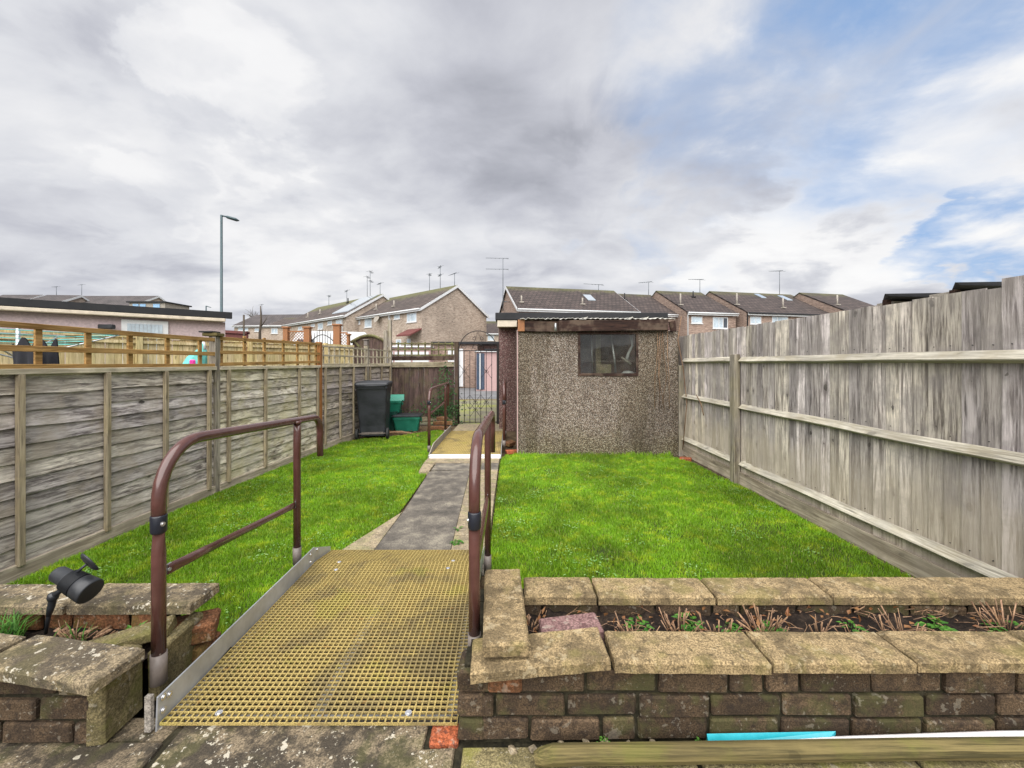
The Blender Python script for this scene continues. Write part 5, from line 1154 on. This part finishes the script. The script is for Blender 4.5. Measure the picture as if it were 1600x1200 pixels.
# ornamental posts, lattice and gate beyond
def Px(p, Y): return XZ(p, Y)
Yo = 12.2
og = thing('garden_screen', 'orange timber posts with diamond lattice beyond the pale fence', 'screen', (XZ(495, Yo), Yo, 0))
for p0, p1, yt in ((444, 451, 513), (476, 485, 513), (522, 532, 509), (543, 546, 524)):
    m = MB(); m.box(Px(p0, Yo), Px(p1, Yo), Yo - .07, Yo + .07, 0, ZZ(yt, Yo)); m.box(Px(p0, Yo) - .03, Px(p1, Yo) + .03, Yo - .1, Yo + .1, ZZ(yt, Yo), ZZ(yt, Yo) + .05, bev=.01); m.build('post', 'orange_wood', og)
for p0, p1, yt in ((451, 476, 519), (532, 543, 521)):
    m = MB(); z0, z1, x0, x1 = ZZ(545, Yo), ZZ(yt, Yo), Px(p0, Yo), Px(p1, Yo)
    for k in range(-8, 16):
        for sg in (-1, 1):
            xa = x0 + k * .09; pts = []
            # clip a 45 degree slat to the rectangle
            ta = max(0, (x0 - xa) * sg if sg > 0 else (xa - x1)); tb = min(z1 - z0, (x1 - xa) if sg > 0 else (xa - x0))
            if sg > 0: ta = max(0, x0 - xa)
            if tb - ta > .05: m.beam((xa + sg * ta, Yo + .01 * sg, z0 + ta), (xa + sg * tb, Yo + .01 * sg, z0 + tb), .008, .022, up=(0, 1, 0))
    m.box(x0, x1, Yo - .02, Yo + .02, z1, z1 + .04); m.build('lattice', 'orange_wood', og)
ig = thing('garden_gate', 'small black iron gate with spear tips between orange posts', 'gate', (XZ(503, Yo), Yo, 0))
m = MB()
for k in range(9):
    p = 487 + k * 4.2; cz = ZZ(530 - 11 * math.sin(math.pi * k / 8), Yo) + .05; m.tube([(Px(p, Yo), Yo, .1), (Px(p, Yo), Yo, cz), (Px(p, Yo), Yo, cz + .08)], [.009, .009, .002], 5)
m.build('bars', 'iron', ig)
m = MB(); m.tube([(Px(486 + 3.5 * k, Yo), Yo, ZZ(533 - 10 * math.sin(math.pi * k / 10), Yo)) for k in range(11)], .014, 6); m.tube([(Px(486, Yo), Yo, ZZ(538, Yo)), (Px(521, Yo), Yo, ZZ(538, Yo))], .012, 6); m.build('frame', 'iron', ig)
def vehicle(label, loc, rz, L, W, H, van=False, name='parked_car', cat='car'):
    t = thing(name, label, cat, loc, rz)
    prof = [(-L / 2, .3), (-L / 2, .75), (-L / 2 + .1, .9), (-L * .27, .98), (-L * .14, H * .97), (0, H), (L * .26, H * .97), (L * .42, .98), (L / 2, .9), (L / 2, .3)] if not van else [(-L / 2, .3), (-L / 2, .95), (-L * .38, 1.15), (-L * .26, H * .95), (-L * .2, H), (L * .46, H), (L / 2, H * .93), (L / 2, .3)]
    MB().prism(prof, -W / 2, W / 2).build('body', 'car_white', t, local=True)
    for sy in (-1, 1):
        m = MB(); y0 = sy * (W / 2 + .004)
        a = [(-L * .21, 1.0), (-L * .13, H * .9), (L * .24, H * .9), (L * .36, 1.0)] if not van else [(-L * .33, 1.2), (-L * .24, H * .85), (-L * .08, H * .85), (-L * .08, 1.2)]
        m.prism(a, y0 - .004, y0 + .004); m.build('window', 'dark_pane', t, local=True)
        for sx in (-.31, .31): MB().tube([(sx * L, sy * W / 2 - sy * .15, .32), (sx * L, sy * W / 2 + sy * .01, .32)], .32, 18).build('wheel', 'rubber', t, local=True)
    m = MB(); zt_ = H * .9; a = -L * .26 if not van else -L * .37; m.add([(a - .02, -W * .4, 1.02 if not van else 1.18), (a - .02, W * .4, 1.02 if not van else 1.18), (a + L * .10, W * .36, zt_), (a + L * .10, -W * .36, zt_)], [(0, 1, 2, 3)]); m.build('windscreen', 'dark_pane', t, local=True)
    return t
vehicle('white van parked behind the small black iron gate', (XZ(506, 17), 17, .35), R(20), 3.6, 1.7, 2.35, True, 'parked_van', 'van')
ag = thing('garden_gate', 'dark arched timber gate panel in front of the brick houses', 'gate', (XZ(580, 12.5), 12.5, 0))
m = MB(); Yg = 12.5
for k in range(10):
    p = 551 + k * 5.3; h_ = ZZ(534 - 10 * math.sin(math.pi * (k + .5) / 10), Yg); m.box(Px(p, Yg), Px(p + 5, Yg), Yg - .01, Yg + .01, 0, h_)
m.build('boards', 'dark_board', ag)
m = MB(); m.tube([(Px(549 + 5.6 * k, Yg), Yg - .04, ZZ(535 - 11 * math.sin(math.pi * k / 10), Yg)) for k in range(11)], .045, 6, smooth=False); m.beam((Px(552, Yg), Yg - .03, ZZ(531, Yg)), (Px(575, Yg), Yg - .03, ZZ(555, Yg)), .03, .06); m.build('frame', 'mossy_trellis', ag)
c = MB(); c.box(XZ(349, 18), XZ(386, 18), 18, 18.1, -.1, ZZ(520, 18)); c.prism([(XZ(349, 18), ZZ(520, 18)), (XZ(386, 18), ZZ(522, 18)), (XZ(386, 18), ZZ(518, 18)), (XZ(352, 18), ZZ(516, 18))], 17.9, 18.2); tag(c.build('wooden_fence', 'red_wood'), 'red stained fence end beyond the garage block corner', 'fence')
m = MB(); Yt = 12.8; m.tube([(XZ(405, Yt), Yt, 0), PT(406, 520, Yt), PT(408, 500, Yt), PT(407, 478, Yt)], [.05, .04, .03, .015], 7)
m.tube([PT(407, 512, Yt), PT(415, 500, Yt), PT(418, 495, Yt)], [.02, .012, .006], 5); tr = tag(m.build('bare_tree', 'bark'), 'bare pruned sapling standing left of the orange lattice', 'tree')
m = MB(); m.tube([(XZ(381, 14), 14, 0), PT(381, 492, 14)], .03, 6); tag(m.build('pole', 'bark'), 'thin wooden pole left of the bare sapling', 'pole')
wt = thing('bare_tree', 'distant leafless tree above the grey roofs', 'tree', (XZ(397, 75), 75, 0)); m = MB(); m.tube([(XZ(397, 75), 75, 0), PT(397, 500, 75)], [.3, .2], 7); m.build('trunk', 'bark', wt)
m = MB()
for k in range(60):
    a = U(0, 3.14); r_ = U(.8, 2.2); p0 = PT(397, 500, 75) + Vector((0, 0, U(-1, .3))); m.tube([p0, p0 + Vector((math.cos(a) * r_ * .5, U(-.5, .5), abs(math.sin(a)) * r_ * .6)), p0 + Vector((math.cos(a) * r_, U(-1, 1), abs(math.sin(a)) * r_ + U(-.2, .3)))], [.05, .035, .02], 4)
m.build('crown', 'bark', wt)

# ------------------------------------------------------------------ street lamps
def lamp(label, px, Y, ytop, r=.045, k=1.0):
    t = thing('street_lamp', label, 'street lamp', (XZ(px, Y), Y, 0)); X = XZ(px, Y); zt = ZZ(ytop, Y); s = Y / FPX * k
    MB().tube([(X, Y, -.1), (X, Y, 1.5), (X, Y, 1.55), (X, Y, zt)], [r * 1.5, r * 1.5, r, r * .8], 12).build('pole', 'lamp_post', t)
    MB().tube([(X, Y, zt - .02), (X + 10 * s, Y, zt - 3 * s)], r * .6, 8).build('arm', 'lamp_post', t)
    c = MB(); A = Vector((X + 8 * s, Y, zt - 3.0 * s)); B = Vector((X + 27 * s, Y, zt - 8.5 * s)); c.tube([A, A.lerp(B, .12), A.lerp(B, .75), B], [.03, .10 * k ** -.0, .12, .04], 12, flat=[(1, 1), (1, .5), (1, .45), (1, .4)]); c.build('lamp_head', 'lamp_post', t)
lamp('tall dark street lamp rising behind the garage block on the left', 346, 13.5, 336)
lamp('small far street lamp just left of the tall one', 322, 60, 478, .10, .3)

# ------------------------------------------------------------------ houses
def yagi(mb, p, h, L, ang, n=6, two=False):
    x_, y_, z_ = p; ang += math.pi; L *= .8; h *= .85; mb.tube([(x_, y_, z_ - .3), (x_, y_, z_ + h)], .024, 5)
    dx, dy = math.cos(ang), math.sin(ang)
    for hh in ([h, h * .62] if two else [h]):
        mb.tube([(x_ - dx * L * .75, y_ - dy * L * .75, z_ + hh), (x_ + dx * L * .25, y_ + dy * L * .25, z_ + hh + .05)], .016, 4)
        for k in range(n):
            t_ = -L * .7 + L * .9 * k / (n - 1); w_ = .16 if k < n - 1 else .32
            mb.tube([(x_ + dx * t_, y_ + dy * t_ - w_, z_ + hh - w_ * .3), (x_ + dx * t_, y_ + dy * t_ + w_, z_ + hh + w_ * .3)], .010, 4)
class House:      # local frame: x along the front, y back, z up; origin at the front left ground corner
    def __init__(s, label, o, ang, L, D, ze, zr, brick, tile, fascia='white_paint', cat='house', left_parapet=False, over=.22, gutter='white_paint', verge=True):
        s.t = thing('house', label, cat, (o[0], o[1], -.1), ang); s.o = Vector((o[0], o[1], -.1)); s.a = ang; s.L = L; s.D = D
        ze += .1; zr += .1; s.ze = ze; s.zr = zr
        s.wall = MB().add([(0, 0, 0), (L, 0, 0), (L, D, 0), (0, D, 0), (0, 0, ze), (L, 0, ze), (L, D, ze), (0, D, ze), (0, D / 2, zr - .08), (L, D / 2, zr - .08)],
            [(0, 1, 5, 4), (2, 3, 7, 6), (0, 4, 8, 7, 3), (1, 2, 6, 9, 5)]).build('wall', brick, s.t, local=True)
        sl = (zr - ze) / (D / 2); e = over; g = .12 if verge else .02; th = .10
        r = MB(); ys_ = [(-e, ze - e * sl + .02), (D / 2, zr + .02), (D + e, ze - e * sl + .02)]
        vs = []
        for x_ in (-g, L + g):
            for (y_, z_) in ys_: vs.append((x_, y_, z_))
            for (y_, z_) in ys_: vs.append((x_, y_, z_ - th))
        r.add(vs, [(0, 1, 7, 6), (1, 2, 8, 7), (3, 9, 10, 4), (4, 10, 11, 5), (0, 6, 9, 3), (2, 5, 11, 8), (0, 3, 4, 1), (1, 4, 5, 2), (6, 7, 10, 9), (7, 8, 11, 10)])
        s.roof = r.build('roof', tile, s.t, local=True)
        f = MB(); f.box(-g, L + g, -e - .03, -e + .0, ze - e * sl - .20, ze - e * sl - .02); f.build('fascia', fascia, s.t, local=True)
        f = MB(); f.tube([(-g, -e - .09, ze - e * sl - .05), (L + g, -e - .09, ze - e * sl - .05)], .055, 8); f.build('gutter', gutter, s.t, local=True)
        for x_ in ((-g - .03, L + g + .005) if verge else ()):     # verge boards
            f = MB()
            for (a, b) in ((0, 1), (1, 2)):
                (ya, za), (yb, zb) = ys_[a], ys_[b]; f.add([(x_, ya, za - .22), (x_, yb, zb - .22), (x_, yb, zb - .01), (x_, ya, za - .01), (x_ + .025, ya, za - .22), (x_ + .025, yb, zb - .22), (x_ + .025, yb, zb - .01), (x_ + .025, ya, za - .01)], [(0, 1, 2, 3), (7, 6, 5, 4), (3, 2, 6, 7), (0, 4, 5, 1)])
            f.build('verge_board', fascia, s.t, local=True)
    def front(s, px, py):      # where the ray through a photo point meets the front wall
        d = Vector((px - 800, FPX, HZ - py)); c = Vector((0, 0, CAMH)); n = Vector((math.sin(s.a), -math.cos(s.a), 0)); t_ = (s.o - c).dot(n) / d.dot(n); p = c + d * t_ - s.o
        return p.x * math.cos(s.a) + p.y * math.sin(s.a), p.z
    def window(s, p0, y0, p1, y1, split=(.5,), dark=None, m='pane'):
        xa, za = s.front(p0, y1); xb, zb = s.front(p1, y0); f = .06
        fr = MB(); fr.box(xa, xb, -.03, .05, za, za + f); fr.box(xa, xb, -.03, .05, zb - f, zb); fr.box(xa, xa + f, -.028, .05, za + f, zb - f); fr.box(xb - f, xb, -.028, .05, za + f, zb - f)
        for q in split: xm = xa + (xb - xa) * q; fr.box(xm - f / 2, xm + f / 2, -.026, .05, za + f, zb - f)
        w_ = fr.build('window', 'white_paint', s.t, local=True)
        ed = [0] + list(split) + [1]
        for k in range(len(ed) - 1):
            a = xa + (xb - xa) * ed[k] + f / 2; b = xa + (xb - xa) * ed[k + 1] - f / 2
            MB().box(a, b, -.012, .03, za + f, zb - f).build('pane', 'dark_pane' if dark == k else m, w_, local=True)
        MB().box(xa - .05, xb + .05, -.07, .02, za - .06, za - .002).build('sill', 'white_paint', w_, local=True)
    def roofpt(s, u, v): return (u * s.L, s.D / 2 * v, s.ze + (s.zr - s.ze) * v + .02)
    def patch(s, name, m, u0, u1, v0, v1, th=.06):
        a, b, c, d = s.roofpt(u0, v0), s.roofpt(u1, v0), s.roofpt(u1, v1), s.roofpt(u0, v1); up = lambda p, q: (p[0], p[1], p[2] + q)
        mb = MB(); mb.add([up(a, .02), up(b, .02), up(c, .02), up(d, .02), up(a, .02 + th), up(b, .02 + th), up(c, .02 + th), up(d, .02 + th)], [(4, 5, 6, 7), (0, 1, 5, 4), (1, 2, 6, 5), (2, 3, 7, 6), (3, 0, 4, 7)]); return mb.build(name, m, s.roof, local=True)
    def vent(s, u, v, m='flag_light', h=.5, r=.06): x_, y_, z_ = s.roofpt(u, v); mb = MB(); mb.tube([(x_, y_, z_ - .1), (x_, y_, z_ + h)], r, 7); mb.box(x_ - .16, x_ + .16, y_ - .16, y_ + .1, z_ - .02, z_ + .06); mb.build('vent_pipe', m, s.roof, local=True)
    def aerial(s, u, h, L=1.3, ang=3.0, v=1.0, two=False): mb = MB(); x_, y_, z_ = s.roofpt(u, v); yagi(mb, (x_, y_, z_), h, L, ang, two=two); mb.build('aerial', 'aerial', s.roof, local=True)
    def pipe(s, px, m='white_paint'): x_, z_ = s.front(px, 490); MB().tube([(x_, -.07, 0), (x_, -.07, s.ze - .3), (x_, -.25, s.ze - .12)], .045, 7).build('downpipe', m, s.t, local=True)
a12 = R(12)
g12 = 'terraced houses beyond the shed and right fence'
h = House('house with the leftmost brown tiled roof above the shed', (.448, 27.8), a12, 9.1, 8, 5.3, 7.5, 'house_b', 'tile_b'); h.t['group'] = g12
h.patch('skylight', 'solar', .645, .715, .40, .66); h.vent(.045, .2); h.vent(.56, .2); h.aerial(.86, .5, 2.4, 3.3); h.pipe(908)
mb = MB(); yagi(mb, (-.55, 2.9, 7.3), 2.6, 2.2, 3.1, two=True); mb.tube([(-.55, 2.9, 5.5), (-.55, 2.9, 7.3)], .04, 5); mb.tube([(-.55, 2.9, 6.2), (0, 2.9, 6.2)], .03, 4); mb.build('aerial', 'aerial', h.t, local=True)
h = House('set back house between the skylight roof and the stepped gables', (9.75, 30.25), a12, 3.3, 8, 5.25, 7.35, 'house_b', 'tile_b', verge=False); h.t['group'] = g12; h.vent(.0, .6, 'felt', .6, .05); h.aerial(.95, 1.3, 1.4, 2.6)
h = House('narrow terraced house with a white downpipe and two upstairs windows', (13.04, 29.7), a12, 4.3, 8, 5.3, 7.5, 'house_b', 'tile_b', verge=False); h.t['group'] = g12
h.window(1080, 495, 1097, 505, ()); h.window(1113.5, 496, 1137, 513, (.4, .68), dark=2); h.pipe(1074); h.vent(.05, .25, 'flag_light', .9); h.vent(.62, .7, 'felt', .5, .05); h.aerial(.98, 1.3, 1.8, 3.1)
h = House('wide terraced house with two skylights above the right fence', (17.65, 29.9), a12, 8.3, 8, 5.3, 7.5, 'house_b', 'tile_b', gutter='felt', verge=False); h.t['group'] = g12
h.patch('skylight', 'solar', .49, .55, .70, .90); h.patch('skylight', 'solar', .76, .83, .62, .86); h.vent(.02, .28, 'flag_light', .9); h.vent(.5, .2, 'flag_light', .8); h.window(1172, 495, 1189, 506, (.5,)); h.window(1206, 495, 1231, 512, (.33,)); h.pipe(1167, 'felt'); h.aerial(.86, 2.4, 1.5, 2.9)
h = House('last terraced house on the right, beside the blue sky gap', (25.6, 30.3), a12, 4.6, 8, 5.35, 7.45, 'house_b', 'tile_b', verge=False); h.t['group'] = g12; h.vent(.12, .3, 'flag_light', .8)
h = House('far house with an aerial behind the right fence', (40, 44), a12, 8, 8, 5, 7.0, 'house_b', 'tile_c'); h.t['group'] = g12; h.aerial(.6, 1.5, 2.2, 3.0)
# left rows
angA = math.atan2(-1.0, 1.158)        # front of row A runs from far left to the near right corner
dA = Vector((math.cos(angA), math.sin(angA)))
C0 = Vector((-6.57, 28.9)); gl = 'brick houses beyond the back fence'
hA = House('large brick end house with a blank gable and a red door canopy', tuple(C0 - dA * 10.2), angA, 10.2, 6.7, 5.5, 7.55, 'house_a', 'tile_a'); hA.t['group'] = gl
hA.window(636, 488, 651, 504, (.35,)); hA.window(616, 490, 625, 499, ()); hA.window(570, 496, 581, 512, ()); hA.window(556, 499, 563, 507, ()); hA.window(607, 493, 610, 508, ()); hA.pipe(609)
hA.aerial(.66, 1.6, 1.1, 2.4); hA.aerial(.80, 2.1, 1.1, 2.6, two=True); hA.aerial(.975, 1.1, 1.3, 3.0); hA.vent(.52, .25); hA.vent(.25, .25)
xa, za = hA.front(637, 525); xb, zb = hA.front(659, 518)
m = MB(); m.add([(xa, -1.0, za), (xb, -1.0, za), (xb, 0, zb + .25), (xa, 0, zb + .25), (xa, -1.0, za - .1), (xb, -1.0, za - .1), (xb, 0, zb + .15), (xa, 0, zb + .15)], [(0, 1, 2, 3), (7, 6, 5, 4), (0, 4, 5, 1), (1, 5, 6, 2), (3, 7, 4, 0)]); m.build('canopy', 'red_wood', hA.t, local=True)
hA.window(636, 529, 642, 538, ()); hA.window(619, 530, 627, 540, ())
x_, z_ = hA.front(656, 535); MB().box(x_ - .5, x_ + .1, -.04, .02, 0, 2.1).build('door', 'white_paint', hA.t, local=True)
x_, z_ = hA.front(594, 498); MB().lathe([(.02, -.05), (.32, .0), (.36, .05)], (0, 0, 0), 18, Matrix.Translation((x_, -.3, z_)) @ Matrix.Rotation(R(70), 4, 'X')).build('satellite_dish', 'flag_light', hA.t, local=True)
C1 = Vector((-14.2, 34.0))
hB = House('terraced row with a bright solar panel on its roof', tuple(C1 - dA * 13.6), angA, 13.6, 6.9, 5.6, 7.75, 'house_a', 'tile_a'); hB.t['group'] = gl
hB.patch('solar_panel', 'solar', .74, .97, .12, .93, .08)
for (a, b, c, d) in ((525, 499, 534, 508), (512, 501, 519, 508), (497, 504, 505, 515), (486, 506, 492, 511), (466, 510, 472, 516)): hB.window(a, b, c, d, ())
hB.pipe(536); hB.aerial(.50, 1.3, 1.6, 2.8); hB.aerial(.84, 2.8, 1.2, 2.3, two=True); hB.aerial(.80, 2.3, 1.2, 2.3); hB.aerial(.97, 1.2, 1.2, 2.9); hB.aerial(.2, 1.2, 1.4, 2.6); hB.vent(.45, .3); hB.vent(.3, .2); hB.vent(.62, .8, 'felt', .5)
hC = House('distant house with a grey roof left of the orange lattice', (XZ(366, 50), 50), R(-4), 7.2, 8, ZZ(508, 50), ZZ(492, 54), 'house_a', 'tile_c'); hC.window(372, 512, 388, 517, ()); hC.window(398, 513, 407, 518, ()); hC.aerial(.1, 1.6, 1.2, 2.7)
hC = House('distant brown house right of the bare sapling', (XZ(416, 46), 46.5), R(4), 2.6, 8, ZZ(507, 46), ZZ(496, 50), 'house_a', 'tile_a'); hC.window(424, 513, 434, 521, (.5,))
hD = House('small far house framed between the gable and the garage', (XZ(758, 55), 55), R(8), 6, 8, ZZ(520, 55), ZZ(502, 59), 'house_a', 'tile_b'); hD.window(762, 524, 772, 532, (.5,))
# strip of roofs above the left garages
h = House('long far roof line behind the left garage block', (XZ(68, 45), 45), R(0), 9.4, 8, ZZ(480, 45), ZZ(465, 49) + .2, 'house_a', 'tile_c'); h.aerial(.0, 1.6, 1.0, 2.9)
h = House('far gabled house at the left edge of the photo', (XZ(12, 42), 42), R(5), 3.4, 8, ZZ(478, 42), ZZ(461, 46), 'house_a', 'tile_c'); h.aerial(.25, 1.1, .9, 3.0)
h = House('far roof cut by the left edge of the photo', (XZ(-60, 42), 42), R(0), 4.4, 7, ZZ(480, 42), ZZ(462, 46), 'house_a', 'tile_c')
t = thing('flat_roof_extension', 'pale box dormer with blue windows above the left garage block', 'dormer', (XZ(228, 40), 40, 0))
m = MB(); m.box(XZ(202, 40), XZ(258, 40), 40, 43, 3, ZZ(473, 40)); m.build('wall', 'flag_light', t); m = MB(); m.box(XZ(200, 40), XZ(260, 40), 39.8, 43.2, ZZ(473, 40), ZZ(471, 40)); m.build('roof', 'felt', t)
for a, b in ((208, 217), (219, 228), (240, 250)): MB().box(XZ(a, 40), XZ(b, 40), 39.95, 40.0, ZZ(484, 40), ZZ(475, 40)).build('window', 'bluish', t)

# ------------------------------------------------------------------ garages across the lane
t = thing('garage', 'low garage with a dark roof edge and white door seen through the iron gate', 'garage', (XZ(710, 23.5), 23.5, 0)); Yg = 23.5
MB().box(XZ(676, Yg), XZ(746, Yg), Yg, Yg + 5, -.1, ZZ(538, Yg)).build('wall', 'house_b', t)
MB().box(XZ(674, Yg), XZ(782, Yg), Yg - .2, Yg + 5, ZZ(538, Yg), ZZ(534, Yg), bev=.02).build('roof', 'felt', t)
MB().box(XZ(746, Yg) + .01, XZ(781, Yg), Yg + 2, Yg + 5, -.1, ZZ(538, Yg)).build('wall', 'pink_wall', t)
m = MB(); a, b = XZ(700, Yg), XZ(724, Yg)
for k in range(6): m.box(a + (b - a) * k / 6, a + (b - a) * (k + .93) / 6, Yg - .05, Yg - .01, 0, ZZ(545, Yg))
m.build('garage_door', 'white_paint', t)
t = thing('garage', 'row of white garage doors glimpsed through the back trellis', 'garage', (XZ(640, 22.5), 22.5, 0)); Yg = 22.5
MB().box(XZ(585, Yg), XZ(672, Yg), Yg, Yg + 5, -.1, ZZ(543, Yg)).build('wall', 'pink_wall', t)
MB().box(XZ(584, Yg), XZ(673, Yg), Yg - .15, Yg + 5, ZZ(543, Yg), ZZ(540.5, Yg), bev=.02).build('roof', 'white_paint', t)
for p in (588, 616, 644):
    m = MB(); a, b = XZ(p + 1, Yg), XZ(p + 26, Yg)
    for k in range(5): m.box(a, b, Yg - .04, Yg - .01, 2.05 * k / 5 + .02, 2.05 * (k + .95) / 5)
    m.build('garage_door', 'white_paint', t)
t = thing('garage', 'pink walled garage with a navy door seen through the right of the gate', 'garage', (XZ(765, 21), 21, 0)); Yg = 21
MB().box(XZ(744, Yg), XZ(790, Yg), Yg, Yg + 2.2, -.1, ZZ(550, Yg)).build('wall', 'pink_wall', t)
MB().box(XZ(742, Yg), XZ(792, Yg), Yg - .12, Yg + 2.2, ZZ(550, Yg), ZZ(547.5, Yg), bev=.01).build('roof', 'white_paint', t)
MB().box(XZ(757, Yg), XZ(792, Yg), Yg - .14, Yg + 2.0, ZZ(547.4, Yg), ZZ(545, Yg), bev=.01).build('roof_felt', 'felt', t)
MB().box(XZ(744.5, Yg), XZ(757, Yg), Yg - .05, Yg - .005, 0, ZZ(552, Yg)).build('garage_door', 'blue_door', t)
MB().box(XZ(749.5, Yg), XZ(751, Yg), Yg - .09, Yg - .052, 0, ZZ(552, Yg)).build('door_post', 'white_paint', t)

# dark flat roofs beyond the right fence
for (p0, p1, yt, Y, lb) in ((1367, 1470, 461, 15, 'dark overhanging flat roof just beyond the end terraced house'), (1471, 1600, 444, 13, 'dark mono pitch roof highest behind the right fence')):
    t = thing('flat_roof_building', lb, 'building', (XZ(p0, Y), Y, 0)); x0, x1 = XZ(p0, Y), XZ(p1, Y); zt = ZZ(yt, Y)
    MB().box(x0 + .55 + .35 * (Y > 14), x1 - .1, Y + .2, Y + .9, -.1, zt - .2).build('wall', 'flag_light', t)
    xb = XZ(p0 + 8, Y + 4)
    MB().add([(x0, Y - .4, zt - .02), (x1, Y - .4, zt + .02), (x1 + 1, Y + 4, zt + .02), (xb, Y + 4, zt), (x0 + .20, Y - .38, zt - .10), (x1, Y - .38, zt - .16), (x1 + 1, Y + 4, zt - .16), (xb + .5, Y + 4, zt - .18)], [(0, 1, 2, 3), (7, 6, 5, 4), (0, 4, 5, 1), (1, 5, 6, 2), (2, 6, 7, 3), (3, 7, 4, 0)]).build('roof', 'felt', t)
    MB().box(x0 + .45, x0 + .62, Y, Y + .18, -.1, zt - .17).build('pillar', 'rot_beam', t)
